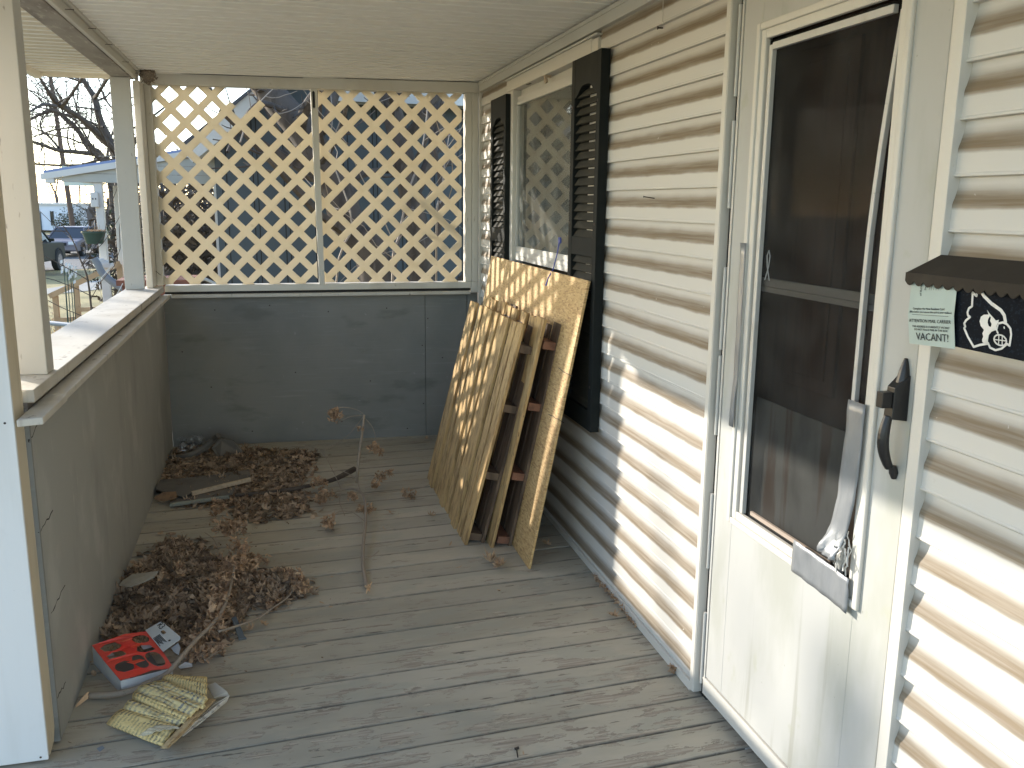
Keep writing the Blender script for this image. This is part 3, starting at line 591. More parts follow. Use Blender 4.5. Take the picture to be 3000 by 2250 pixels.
# ---- mailbox
mb = thing('mailbox', (W, 1.3, 1.25), 'black wall mailbox with a scalloped brown awning lid and white bird head emblem', 'mailbox')
xf = 1.268; yL = 1.53; yR = 1.08
zb = at(2900,1038,0,xf).z; zt = 1.520
m = MB(); m.box(xf, W-.0145, yR, yL, zb, zt); m.build('box_body', M['mboxf'], mb, bevel=.002)
m = MB(); y0, y1 = yR-.02, 1.573
nn = 24; top = []
m.hexa([(xf-.010,y0,1.532),(W-.013,y0,1.568),(W-.013,y1,1.568),(xf-.010,y1,1.532)], [(xf-.010,y0,1.536),(W-.013,y0,1.572),(W-.013,y1,1.572),(xf-.010,y1,1.536)])
ns = 19; pts = [(xf-.011,y1,1.537),(xf-.011,y0,1.537)]
for i in range(ns*6+1):
    t = i/(ns*6); ph = (t*ns) % 1; pts.append((xf-.011, y0+(y1-y0)*t, 1.520-.009*math.sin(ph*math.pi)))
m.prism(pts, (.002,0,0))
pts = [(xf-.009,y1,1.536),(W-.013,y1,1.570)]
for i in range(25):
    t = i/24; pts.append((W-.013+(xf-.009-W+.013)*t, y1, 1.552-.034*t-.008*math.sin((t*4 % 1)*math.pi)))
m.prism(pts, (0,.0015,0))
m.build('awning_lid', M['mboxlid'], mb)
# emblem: strips on the box front
EM = []
def ep(x, y): return at(2640+x*.1989, 730+y*.1989, 0, xf-.0010)
em = MB()
def strip(pts, wd, close=False):
    P = [ep(*p) for p in pts]
    if close: P.append(P[0]); 
    for i in range(len(P)-1):
        em.beam(P[i], P[i+1], wd, .0008, up=(1,0,0)); em.disc_cyl(P[i+1], (1,0,0), wd/2*.98, .0007, 10)
strip([(1130,560),(1110,690),(1055,640),(1045,840),(1000,870),(978,930),(985,975),(1015,1000),(955,1050),(930,1095),(945,1140),(930,1165),(985,1290),(1070,1440),(1160,1410),(1270,1392)], .0042)
strip([(1155,575),(1220,690),(1330,800),(1470,900),(1520,975),(1538,1075)], .0062)
strip([(1430,1095),(1500,1078),(1560,1105),(1610,1170),(1622,1260),(1598,1420),(1560,1395),(1480,1465),(1390,1488),(1310,1450),(1280,1380)], .0038)
strip([(1425,1110),(1405,1190),(1425,1235)], .0030)
import itertools
strip([(1460+92*math.cos(a/14*2*math.pi), 1340+78*math.sin(a/14*2*math.pi)+18*math.cos(a/14*2*math.pi)) for a in range(14)], .0026, True)
strip([(1372,1330),(1550,1352)], .0018); strip([(1440,1272),(1435,1405)], .0016); strip([(1490,1275),(1488,1408)], .0016)
strip([(1515,1140),(1520,1165)], .0022)
o = [(1268,898),(1300,945),(1350,1000),(1395,1052),(1440,1040),(1430,1078),(1400,1130),(1400,1190),(1330,1215),(1292,1262),(1280,1330),(1275,1392),(1225,1385),(1200,1370),(1195,1330),(1212,1290),(1200,1240),(1222,1190),(1175,1130),(1158,1060),(1178,995),(1220,965),(1290,962)]
hole = [(1305,985),(1280,1030),(1272,1080),(1290,1135),(1325,1148),(1335,1100),(1312,1055),(1325,1005)]
def to2(p): v = ep(*p); return (-v.y, v.z)
f2 = polymesh([[to2(p) for p in o], [to2(p) for p in hole]], ((xf-.0010,0,0),(0,-1,0),(0,0,1)), .0008, None, None)
em.add(f2.v, f2.f); em.build('bird_emblem', M['logo'], mb)
# notice card tucked under the lid
xc = xf-.0035
def cp(x, y, dx=0): return at(2640+x*.1989, 730+y*.1989, 0, xc+dx)
TL, TR, BR, BL = cp(165,440), cp(832,490), cp(797,1470), cp(125,1388); ML, MR = cp(105,960,-.004), cp(780,985,-.004)
m = MB(); rows = [(TL,TR),(ML,MR),(BL,BR)]; vs = []
for a, b in rows: vs += [a, b]
m.add(vs, [(0,1,3,2),(2,3,5,4)]); 
card = m.build('notice_card', M['mint'], label='mint green notice card reading VACANT! hanging at the left of the mailbox', cat='card')
sd = card.modifiers.new('thickness', 'SOLIDIFY'); sd.thickness = .0006; sd.offset = -1
t = MB(); U = (MR-ML).normalized(); V = (ML-BL).normalized(); V = (V-U*V.dot(U)).normalized()
Nf = Vector((-1,0,0))
def lay(txt, x, y, size, dx=-.0022, **k): textmesh(t, txt, cp(x,y,dx), U, V, size, th=.0003, **k)
lay('VACANT!', 455, 1350, .0215, dx=-.0030); lay('ATTENTION MAIL CARRIER', 415, 1085, .0096, dx=-.0050)
lay('THIS ADDRESS IS CURRENTLY VACANT', 430, 1162, .0060, dx=-.0044); lay('DO NOT PLACE MAIL IN THIS BOX', 432, 1207, .0060, dx=-.0040)
lay('Complete the New Resident Card', 400, 895, .0064, dx=-.0048); lay('(fill in before you remove this card to your mailbox)', 425, 942, .0056, dx=-.0050)
lay('Names of Residents', 300, 640, .0075, rot=math.radians(84), dx=-.0030); lay('Date', 368, 560, .0065, rot=math.radians(84), dx=-.0030)
for xx in (420,450,485,520,560): t.beam(cp(xx,545,-.0030), cp(xx-8,605,-.0034), .0005, .0003, up=(1,0,0))
t.beam(cp(160,960,-.0052), cp(695,992,-.0052), .0007, .0003, up=(1,0,0))
t.build('card_lettering', M['ink'], card)
# ================================================================== PORCH WOODWORK
# near wrapped post (left edge of the view)
m = MB(); m.box(-1.35, -.7271, 2.690, 2.7005, -.004, 2.44); np_ = m.build('wrap_board', M['white'], None, bevel=.002)
root = thing('porch_post', (-1.0, 2.74, 0), 'large near porch post wrapped in white board with a tan inner edge', 'post'); 
np_.parent = root; np_.matrix_parent_inverse = Matrix.Translation(-root.location)
m = MB(); m.prism([(-.727,2.7008,.02),(-.727,2.715,-.004),(-.727,2.765,.012),(-.727,2.789,.05),(-.727,2.812,2.44),(-.727,2.7008,2.44)], (-.04,0,0)); m.build('edge_board', M['tan'], root, bevel=.002)
m = MB(); m.box(-1.3, -.768, 2.7008, 2.80, -.01, 2.44); m.build('post_core', M['postw'], root)
for p in ((14,1240),(119,2219)): m = MB(); c = on(p[0],p[1],(0,2.6897,0),(0,1,0)); m.tube([c, c+Vector((0,.004,0))], .0035, 10); m.build('screw_head', M['nail'], root)
# second post standing on the cap board
m = MB(); m.box(-.850, -.716, 3.058, 3.150, 1.118, 2.36); solo(m, 'porch_post', M['postw'], 'peeling white post standing on the rail cap between the near post and the corner', 'post', bevel=.003)
# corner post
m = MB(); m.box(-.897, -.785, 5.86, 5.885, 1.1275, 2.371); solo(m, 'porch_post', M['postw'], 'peeling white corner post standing on the far end of the rail cap', 'post', bevel=.003)
# left half wall
lw = thing('half_wall', (-.77, 4.4, 0), 'grey plywood half wall along the left side under a worn white cap', 'half wall')
m = MB(); m.box(-.80, -.716, 2.800, 6.10, -.01, 1.052); m.box(-.80,-.7165,6.095,6.16,-.01,1.05); m.build('wall_panel', M['panel'], lw)
m = MB(); m.box(-.735, -.7145, 2.786, 2.7995, -.005, 1.03); m.build('panel_edge', M['panelb'], lw)
def rz(y, z): return z+.0105*(y-2.7)/3.3
m = MB(); m.hexa([(-.905,2.815,1.078),(-.700,2.815,1.078),(-.700,6.08,1.088),(-.905,6.08,1.088)], [(-.905,2.815,1.1165),(-.700,2.815,1.1165),(-.700,6.08,1.1265),(-.905,6.08,1.1265)]); m.build('cap_board', M['weather'], lw, bevel=.003)
m = MB()
m.hexa([(-.7155,2.67,1.040),(-.652,2.69,1.040),(-.652,3.0,1.042),(-.7155,3.0,1.042)], [(-.7155,2.67,1.061),(-.652,2.69,1.061),(-.652,3.0,1.063),(-.7155,3.0,1.063)])
m.hexa([(-.7155,3.004,1.042),(-.657,3.004,1.042),(-.660,6.02,1.052),(-.7155,6.02,1.052)], [(-.7155,3.004,1.063),(-.657,3.004,1.063),(-.660,6.02,1.073),(-.7155,6.02,1.073)])
m.build('ledge_board', M['weather'], lw, bevel=.003)
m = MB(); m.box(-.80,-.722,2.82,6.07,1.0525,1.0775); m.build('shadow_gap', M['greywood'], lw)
m = MB(); q = random.Random(5)
for (a, b) in (((150,1180),(85,1290)),((85,1290),(83,1292)),((155,1500),(112,1565)),((190,1710),(150,1800)),((193,2000),(165,2045))):
    p0 = at(*a,0,-.7158); p1 = at(*b,0,-.7158); k = 7; P = [p0.lerp(p1,i/k)+Vector((0,0,q.uniform(-.006,.006))) for i in range(k+1)]
    for i in range(k): m.beam(P[i], P[i+1], q.uniform(.0015,.005), .0006, up=(1,0,0))
m.build('cracks', M['dark'], lw)
# back half wall with sill, beam and mullion
def bx(m, x0, x1, d0, d1, z0, z1, dz=0):     # box following the back plane (d = distance in front(-)/behind(+))
    m.hexa([(x0,yb(x0)+d0,z0),(x1,yb(x1)+d0,z0+dz),(x1,yb(x1)+d1,z0+dz),(x0,yb(x0)+d1,z0)], [(x0,yb(x0)+d0,z1),(x1,yb(x1)+d0,z1+dz),(x1,yb(x1)+d1,z1+dz),(x0,yb(x0)+d1,z1)]); return m
bw = thing('half_wall', (.3, 6.06, 0), 'dark blue grey plywood half wall across the back under the lattice', 'half wall')
m = MB(); bx(m, -.715, .9805, .03, .09, 0, 1.06); bx(m, .9835, 1.27, .0315, .09, 0, 1.06); bx(m, 1.273, 1.345, .026, .09, 0, 1.06); bx(m, .95, 1.30, .0905, .095, 0, 1.05); m.build('wall_panel', M['panelb'], bw, bevel=.0015)
q = random.Random(19)
for sx_, sz_ in [(-.4,.95),(-.05,.97),(.33,.94),(.72,.96),(-.45,.45),(.1,.5),(.6,.47),(.96,.72),(.965,.3),(1.0,.9),(1.1,.62),(-.62,.7),(.40,.2),(-.2,.14),(.85,.12)]:
    p_ = Vector((sx_, yb(sx_)+.0295, sz_+q.uniform(-.03,.03))); m = MB(); m.tube([p_, p_+Vector((0,-.0012,0))], .0045, 8); m.build('nail_head', M['nail'], bw)
m = MB(); bx(m, -.70, 1.295, 0, .10, 1.083, 1.124, .014); bx(m, 1.2955, 1.345, .002, .10, 1.065, 1.139); m.build('sill_board', M['trim'], bw, bevel=.003)
m = MB(); bx(m, -.66, 1.285, -.028, .035, 1.045, 1.067, .012); m.build('ledge_board', M['weather'], bw, bevel=.003)
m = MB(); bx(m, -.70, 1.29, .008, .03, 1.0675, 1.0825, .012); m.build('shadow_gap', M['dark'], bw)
m = MB(); bx(m, -.765, 1.349, 0, .09, 2.366, 2.433, .017); solo(m, 'roof_beam', M['trim'], 'white horizontal beam above the lattice', 'beam', bevel=.003)
m = MB(); bx(m, -.784, -.745, -.185, .09, 1.1275, 2.3655); solo(m, 'trim_board', M['trim'], 'white upright board directly right of the corner post', 'trim board', bevel=.003)
m = MB(); bx(m, -.7445, -.706, .000, .09, 1.125, 2.3655); solo(m, 'trim_board', M['trim'], 'white upright board at the left edge of the lattice', 'trim board', bevel=.004)
m = MB(); bx(m, 1.255, 1.2985, .003, .07, 1.139, 2.381); solo(m, 'trim_board', M['trim'], 'white upright board right of the lattice, nearer the window', 'trim board', bevel=.003)
m = MB(); bx(m, 1.3005, 1.343, -.001, .07, 1.1395, 2.381); solo(m, 'trim_board', M['trim'], 'white upright board in the back corner against the siding', 'trim board', bevel=.003)
root = thing('mullion', (.29, 6.05, 1.12), 'thin white upright between the two lattice panels with a dark slot near its top', 'mullion')
m = MB(); a0, a1 = .258, .300; b0, b1 = .275, .312
m.hexa([(b0,yb(b0)-.006,1.1295),(b1,yb(b1)-.006,1.1295),(b1,yb(b1)+.036,1.1295),(b0,yb(b0)+.036,1.1295)], [(a0,yb(a0)-.006,2.3735),(a1,yb(a1)-.006,2.3735),(a1,yb(a1)+.036,2.3735),(a0,yb(a0)+.036,2.3735)]); m.build('upright', M['trim'], root, bevel=.002)
m = MB(); c = on(919,292,(.28,yb(.28)-.0065,0),(.065,1,0)); m.prism([c+Vector((-.008,0,-.045)), c+Vector((0,0,-.055)), c+Vector((.008,0,-.045)), c+Vector((.008,0,.045)), c+Vector((0,0,.055)), c+Vector((-.008,0,.045))], (0,-.001,0)); m.build('slot', M['ink'], root)
# left beam, fascia board, overhang
m = MB(); m.box(-.892, -.781, 2.2, 5.99, 2.3725, 2.50); solo(m, 'roof_beam', M['greywood'], 'dirty bare grey beam along the left side above the posts', 'beam', bevel=.003)
m = MB(); m.box(-.7805, -.758, 2.2, 5.80, 2.378, 2.440); m.box(-.7805, -.760, 5.803, 6.04, 2.376, 2.440); solo(m, 'fascia_board', M['trim'], 'cream board with a row of nails between the grey beam and the ceiling', 'fascia', bevel=.003)
m = MB(); m.box(-.7575, -.742, 2.2, 5.80, 2.418, 2.436); m.box(-.7575, -.742, 5.804, 6.04, 2.416, 2.4355); solo(m, 'ceiling_moulding', M['trim'], 'narrow cream moulding along the left edge of the ceiling', 'moulding', bevel=.003)
for i, p in enumerate(((190,27),(258,83),(308,130),(358,181),(396,207),(396,215))):
    c = at(p[0],p[1],0,-.757); nailbar(c, (1,0,0), .030, .0013, ['first','second','third','fourth','fifth','sixth'][i]+' nail from the near end in the cream board under the ceiling')
root = thing('roof_overhang', (-1.1, 4, 2.42), 'cream ribbed soffit and fascia of the overhanging roof outside the left opening', 'roof overhang')
m = grooved(-1.335, -.9, 2.2, 6.2, .108, lambda x: 2.42, 0, 1.0)
o = seamed(m, 'soffit_panel', M['soffit'], parent=root)
m = MB(); m.box(-1.372, -1.335, 2.2, 6.23, 2.385, 2.50); m.box(-1.3345, -.895, 6.2, 6.232, 2.398, 2.50); m.build('fascia_strip', M['soffit'], root, bevel=.003)
m = MB(); m.box(-.915, -.8925, 2.2, 6.19, 2.395, 2.45); m.build('beam_strip', M['trim'], root, bevel=.002)
m = MB(); m.prism([(-1.36,.3,2.503),(-.78,.3,2.80),(-.78,6.225,2.80),(-1.36,6.225,2.503)], (0,0,.08)); m.box(-.779,2.6,.3,6.225,2.80,2.88); m.box(-.77,2.6,6.06,6.24,2.435,2.799); m.build('roof_deck', M['shingle'], root)
# wasp nest in the corner
m = MB(); c = Vector((-.700, 5.985, 2.402)); q = random.Random(2); n = 14
for i in range(130):
    th_ = q.uniform(0, 2*math.pi); ph = q.uniform(0, math.pi); d = Vector((math.cos(th_)*math.sin(ph), math.sin(th_)*math.sin(ph), math.cos(ph))); p = c+Vector((d.x*.042, d.y*.03, d.z*.042))
    e = p+Vector((q.uniform(-.018,.018), q.uniform(-.01,.01), q.uniform(-.018,.018))); m.tube([p, (p+e)/2+d*.006, e], q.uniform(.0016,.004), 4)
bm = bmesh.new(); bmesh.ops.create_icosphere(bm, subdivisions=2, radius=1); 
m.add([(c.x+v.co.x*.038, c.y+v.co.y*.026, c.z+v.co.z*.038) for v in bm.verts], [tuple(v.index for v in f.verts) for f in bm.faces]); bm.free()
solo(m, 'wasp_nest', M['grime'], 'small rough grey mud nest in the upper left ceiling corner', 'nest')
m = MB(); p0 = bk(386,285,-.02); p1 = bk(412,292,-.02); m.tube([p0, p0.lerp(p1,.5)+Vector((0,0,-.004)), p1], [.004,.004,.0015], 6); solo(m, 'bent_nail', M['nail'], 'curved black spike in the white board beside the corner post', 'nail')
m = MB(); m.tube([bk(451,790,-.012), bk(471,806,-.012)], .0018, 5); solo(m, 'bent_nail', M['nail'], 'thin dark nail low on the board at the left edge of the lattice', 'nail')
# ---- lattice
def lattice(name, xa, xb_, za, zb_, hx0, hz0, P, label, keep):
    """welded sheet of diagonal slats; p = z-s is constant along a rising slat, q = z+s along a falling one"""
    half = .0224*math.sqrt(2)
    def lines(base):
        br = []
        for k in range(-24, 25):
            c = base+P/2+k*P; g = P-2*half
            br += [(c-half, k, c), (c+half, None, None)]+[(c+half+g*f, None, None) for f in (.25,.5,.75)]
        return br
    A = lines(hz0-hx0); B = lines(hz0+hx0); bm = bmesh.new(); vt = {}
    def V(i, j):
        if (i, j) not in vt:
            p, q_ = A[i][0], B[j][0]; sx, z = (q_-p)/2, (p+q_)/2; jt = .0012
            vt[(i, j)] = bm.verts.new((sx+jt*mnoise.noise(Vector((i*.7,j*.9,1))), 0, z+jt*mnoise.noise(Vector((i*.8,j*.6,5)))))
        return vt[(i, j)]
    for i in range(len(A)-1):
        for j in range(len(B)-1):
            pm, qm = (A[i][0]+A[i+1][0])/2, (B[j][0]+B[j+1][0])/2; sx, z = (qm-pm)/2, (pm+qm)/2
            if sx < xa-.1 or sx > xb_+.1 or z < za-.1 or z > zb_+.1: continue
            if (A[i][1] is not None and keep(True, A[i][2], sx)) or (B[j][1] is not None and keep(False, B[j][2], sx)):
                bm.faces.new((V(i,j), V(i+1,j), V(i+1,j+1), V(i,j+1)))
    for co, no in (((xa,0,0),(-1,0,0)),((xb_,0,0),(1,0,0)),((0,0,za),(0,0,-1)),((0,0,zb_),(0,0,1))):
        bmesh.ops.bisect_plane(bm, geom=bm.verts[:]+bm.edges[:]+bm.faces[:], plane_co=co, plane_no=no, clear_outer=True)
    bm.verts.index_update(); m = MB(); m.v = [Vector((v.co.x, yb(v.co.x)+.046+.003*mnoise.noise(Vector((v.co.x*2,v.co.z*2,3))), v.co.z)) for v in bm.verts]; m.f = [tuple(v.index for v in f.verts) for f in bm.faces]; bm.free()
    o = solo(m, name, M['lattice'], label, 'lattice'); sd = o.modifiers.new('thickness', 'SOLIDIFY'); sd.thickness = .009; sd.offset = 0; return o
def sz(px3, py3): v = bk(400+px3*.4747, 180+py3*.4747, .046); return v.x, v.z
hL = sz(215,378); _a = sz(545,265); CF0 = _a[0]+_a[1]          # the last whole falling slat
stubs = [sz(600,250), sz(783,250), sz(872,340), sz(1045,335)]
def keepL(rising, c, sx):
    if rising:
        for s_, z in stubs:
            if abs((z-s_)-c) < .084: return sx < s_
        return True
    d = round((c-CF0)/.168)
    if d <= 0: return True
    if d == 1: return sx > sz(735,290)[0]
    if d == 2: return sx > sz(995,370)[0]
    return False
lattice('lattice_panel', -.712, .268, 1.128, 2.368, hL[0], hL[1], .1680, 'yellowed left lattice panel with a broken upper right corner', keepL)
hR = sz(1465,320); _b = sz(1315,905); _s0, _s1 = sz(1225,810)[0], sz(1400,1000)[0]
def keepR(rising, c, sx):
    if not rising and abs(c-(_b[0]+_b[1])) < .083: return not (_s0 < sx < _s1)
    return True
lattice('lattice_panel', .306, 1.238, 1.138, 2.384, hR[0], hR[1], .1655, 'yellowed right lattice panel with a snapped slat on its left side, next to the window', keepR)
# ================================================================== LEANING BOARDS
Bn, Bf = Vector((1.070,3.690,.018)), Vector((1.070,5.450,.040)); Tn, Tf = Vector((1.290,3.600,1.348)), Vector((1.290,5.380,1.352))
nrm_ = (Tn-Bn).cross(Bf-Bn).normalized()
if nrm_.x < 0: nrm_ = -nrm_
m = MB(); m.hexa([Bn,Bf,Bf+nrm_*.0115,Bn+nrm_*.0115], [Tn,Tf,Tf+nrm_*.0115,Tn+nrm_*.0115])
root = thing('particle_board', (1.1,4.5,.02), 'big sheet of yellow strand board leaning on the window behind the pallets', 'board')
m.build('sheet', M['osb'], root, bevel=.001)
q = random.Random(8)
def onosb(px, py, off=.0012): return on(px, py, Bn, nrm_) - nrm_*off
for a, b, wd in (((1636,1079),(1676,1103),.004),((1607,1212),(1652,1239),.004),((1497,765),(1484,900),.004),((1553,785),(1552,880),.003)):
    p0, p1 = onosb(*a), onosb(*b); P = [p0.lerp(p1,i/6)+Vector((0,q.uniform(-.002,.002),q.uniform(-.003,.003))) for i in range(7)]
    for p_ in P: p_ += nrm_*(.0006-(p_-Bn).dot(nrm_)-.0012)
    m = MB()
    for i in range(6): m.beam(P[i], P[i+1], wd*.7, .0005, up=nrm_)
    m.build('crack_line', M['ink'], root)
def pallet(name, B0, B1, T0, T1, thick, label, seed, smat, gaps, backw, warp=.006):
    """front face corners: B0 far bottom, B1 near bottom, T0/T1 top; thickness goes towards the house"""
    q = random.Random(seed); B0, B1, T0, T1 = map(Vector, (B0,B1,T0,T1)); n = (T1-B1).cross(B0-B1).normalized()
    if n.x < 0: n = -n
    root = thing(name, (B0+B1)/2, label, 'pallet', group='wooden pallets leaning by the window')
    wdir = (B1-B0); Wd = wdir.length; wdir.normalize()
    tot = sum(g[0] for g in gaps)+sum(g[1] for g in gaps); s = 0
    for i, (wd, gap) in enumerate(gaps):
        f0, f1 = s/tot, (s+wd)/tot; s += wd+gap
        jt = q.uniform(-.008,.004); jb = q.uniform(-.002,.006)
        b0, b1, t0, t1 = B0.lerp(B1,f0), B0.lerp(B1,f1), T0.lerp(T1,f0), T0.lerp(T1,f1); up = (t0-b0).normalized()
        b0 = b0+up*jb; b1 = b1+up*jb; t0 = t0+up*jt+n*q.uniform(0,.003); t1 = t1+up*jt; pj = n*(-.010 if i % 3 == 1 else 0); b0, b1, t0, t1 = b0+pj, b1+pj, t0+pj, t1+pj
        th = n*(.015+q.uniform(-.001,.001)); mb_ = MB()
        k = 6; prev = None
        for j in range(k):
            u0, u1 = j/k, (j+1)/k; bo = lambda u: wdir*warp*mnoise.noise(Vector((seed+i*3.3, u*1.7, 0)))
            a0, a1, c0, c1 = b0.lerp(t0,u0)+bo(u0), b1.lerp(t1,u0)+bo(u0), b0.lerp(t0,u1)+bo(u1), b1.lerp(t1,u1)+bo(u1)
            if j == 0: mb_.v += [a0,a1,a1+th,a0+th]; mb_.f.append((3,2,1,0))
            mb_.v += [c0,c1,c1+th,c0+th]; o_ = 4*j
            for e in range(4): mb_.f.append((o_+e, o_+(e+1)%4, o_+4+(e+1)%4, o_+4+e))
        mb_.f.append((4*k,4*k+1,4*k+2,4*k+3)); mb_.build('face_board', M['pallet'], root, bevel=.0015)
    # stringers run across the width, their ends show at the near side
    for u in (.045,.335,.64,.90):
        c0 = B0.lerp(T0,u)+n*.0158; c1 = B1.lerp(T1,u)+n*.0158-wdir*q.uniform(.004,.02); up = (T1-B1).normalized()
        hh = .019; d = thick-.032
        mb_ = MB(); mb_.hexa([c0-up*hh,c1-up*hh,c1-up*hh+n*d,c0-up*hh+n*d], [c0+up*hh,c1+up*hh,c1+up*hh+n*d,c0+up*hh+n*d]); mb_.build('stringer', smat, root, bevel=.002)
    for (f0, f1) in backw:
        b0, b1, t0, t1 = B0.lerp(B1,f0), B0.lerp(B1,f1), T0.lerp(T1,f0), T0.lerp(T1,f1); up = (t0-b0).normalized(); jb = q.uniform(-.004,.004); jt = q.uniform(-.03,-.008)
        a = n*(thick-.0155); c = n*thick; mb_ = MB()
        mb_.hexa([b0+up*jb+a,b1+up*jb+a,b1+up*jb+c,b0+up*jb+c], [t0+up*jt+a,t1+up*jt+a,t1+up*jt+c,t0+up*jt+c]); mb_.build('back_board', M['pallet3'], root, bevel=.0015)
    return root
gA = [(.088,.018),(.086,.020),(.090,.018),(.084,.022),(.088,.016),(.082,.028),(.088,.016),(.086,.020),(.088,.018),(.086,0)]
pallet('wooden_pallet', (.833,5.115,.026),(.842,4.043,.010),(1.075,4.985,1.125),(1.088,3.905,1.122), .098, 'front wooden pallet with light close-set boards, striped by sunlight', 3, M['pallet3'], gA, [(.02,.10),(.2,.30),(.42,.52),(.64,.74),(.83,.905),(.925,.995)])
gB = [(.09,.03),(.09,.06),(.09,.02),(.09,.05),(.09,.03),(.09,.05),(.09,.03),(.12,0)]
pallet('wooden_pallet', (.958,5.06,.026),(.968,3.972,.010),(1.165,4.93,1.155),(1.178,3.835,1.150), .092, 'second wooden pallet behind the front one, with red brown cross pieces', 12, M['pallet2'], gB, [(.02,.12),(.2,.30),(.42,.52),(.62,.72),(.80,.88),(.90,.995)])
# strap
m = MB(); P = [at(1640,703,0,1.34), at(1632,745,0,1.325), at(1620,790,0,1.30), onosb(1612,815,.010), onosb(1606,838,.012)]
m.tube(P, [.004,.0028,.0028,.003,.004], 6); m.obox(at(1640,704,0,1.335), (.004,0,0), (0,.012,0), (0,0,.014)); solo(m, 'strap', M['blue'], 'thin dark blue strap hanging from the window over the strand board', 'strap')
# ================================================================== LITTER
def leafshape(c, size, nrm, spin, curl, q, kind=0):
    """a small lobed, curled leaf: returns verts, faces"""
    nrm = Vector(nrm).normalized(); a = nrm.orthogonal().normalized(); b = nrm.cross(a)
    ca, sa = math.cos(spin), math.sin(spin); u = a*ca+b*sa; v = b*ca-a*sa
    if kind == 0: out = [(-.5,0),(-.25,.28),(.1,.34),(.4,.2),(.62,0),(.4,-.2),(.1,-.34),(-.25,-.28)]
    elif kind == 1: out = [(-.55,0),(-.3,.22),(-.42,.5),(-.05,.36),(.12,.62),(.26,.28),(.62,.36),(.48,.1),(.72,0),(.48,-.1),(.62,-.36),(.26,-.28),(.12,-.62),(-.05,-.36),(-.42,-.5),(-.3,-.22)]
    else: out = [(-.5,0),(-.2,.14),(.15,.13),(.55,0),(.15,-.13),(-.2,-.14)]
    vs = [Vector(c)]
    cb = curl*q.uniform(.7,1.3); tw = q.uniform(-1,1)*curl
    for (x, y) in out:
        r2 = y*y; h = cb*(y*y*1.6+x*x*.7)+tw*x*y*1.2+q.uniform(-.05,.05)
        yy = y*math.cos(min(1.4, abs(cb)*.9)); vs.append(Vector(c)+(u*x+v*yy+nrm*h)*size)
    n = len(out); return vs, [(0, i+1, (i+1) % n+1) for i in range(n)]
def inpoly(x, y, P):
    r = False
    for i in range(len(P)):
        x1, y1 = P[i]; x2, y2 = P[i-1]
        if (y1 > y) != (y2 > y) and x < (x2-x1)*(y-y1)/(y2-y1)+x1: r = not r
    return r
def edged(x, y, P):
    d = 9
    for i in range(len(P)):
        a = Vector(P[i-1]); b = Vector(P[i]); p = Vector((x,y)); t = max(0, min(1, (p-a).dot(b-a)/(b-a).length_squared)); d = min(d, (a+(b-a)*t-p).length)
    return d
def pile(pxs, n, hmax, size, label, seed, mt, hfac=.35):
    P = [fl(*p).xy[:] for p in pxs]; q = random.Random(seed); m = MB(); xs = [p[0] for p in P]; ys = [p[1] for p in P]; k = 0; spill = 0
    while k < n:
        x = q.uniform(min(xs)-.1, max(xs)+.1); y = q.uniform(min(ys)-.12, max(ys)+.12)
        if x < -.70 or y > yb(x)+.0: continue
        ins = inpoly(x, y, P); d = edged(x, y, P)
        if not ins and (d > .09 or q.random() > .10*(1-d/.09)): continue
        H = hmax*min(1, d/hfac)**.7 if ins else 0
        H *= .65+.6*(mnoise.noise(Vector((x*5, y*5, seed)))+.3)
        z = fz(x, y)+.004+max(0,H)*q.random()**.35
        nv = Vector((q.gauss(0,.42), q.gauss(0,.42), 1)); kd = q.choice([0,0,0,2,0,2,1]); s = size*q.uniform(.5,1.25)*(1.25 if kd == 1 else 1)
        m.add(*leafshape((x,y,z+.004), s, nv, q.uniform(0,6.3), q.choice([-1,1,1])*q.uniform(.2,1.1), q, kd)); k += 1
    o = m.build('leaf_litter', mt, label=label, cat='leaf litter', kind='stuff'); return o
pile([(492,1330),(520,1318),(620,1300),(700,1318),(860,1325),(940,1335),(905,1372),(880,1440),(905,1500),(860,1520),(760,1535),(690,1520),(655,1480),(560,1490),(470,1460),(452,1400)], 4200, .040, .041, 'bank of dead brown leaves drifted into the far left corner', 1, M['leaf'])
pile([(300,1870),(318,1780),(350,1700),(430,1640),(500,1580),(570,1600),(640,1650),(720,1640),(760,1700),(800,1680),(880,1700),(890,1745),(800,1790),(740,1780),(700,1830),(640,1870),(560,1900),(430,1905)], 5400, .046, .042, 'heap of dead brown leaves against the left half wall near the red card', 2, M['leaf'])
pile([(600,1490),(900,1500),(880,1440),(620,1440)], 260, .02, .035, 'thin scatter of dead leaves between the two heaps', 4, M['leaf2'])
m = MB(); q = random.Random(61)
for i in range(900):
    a = fl(q.gauss(560,150), q.gauss(1640,170)); p = a+Vector((0,0,.002))
    if p.x < -.69 or p.y > 5.95: continue
    m.add(*leafshape(p, q.uniform(.004,.013), (q.gauss(0,.3),q.gauss(0,.3),1), q.uniform(0,6), .4, q, q.choice([0,2])))
m.build('leaf_crumbs', M['leaf'], label='fine crumbs and grit trailing off the leaf heaps over the planks', cat='leaf litter', kind='stuff')
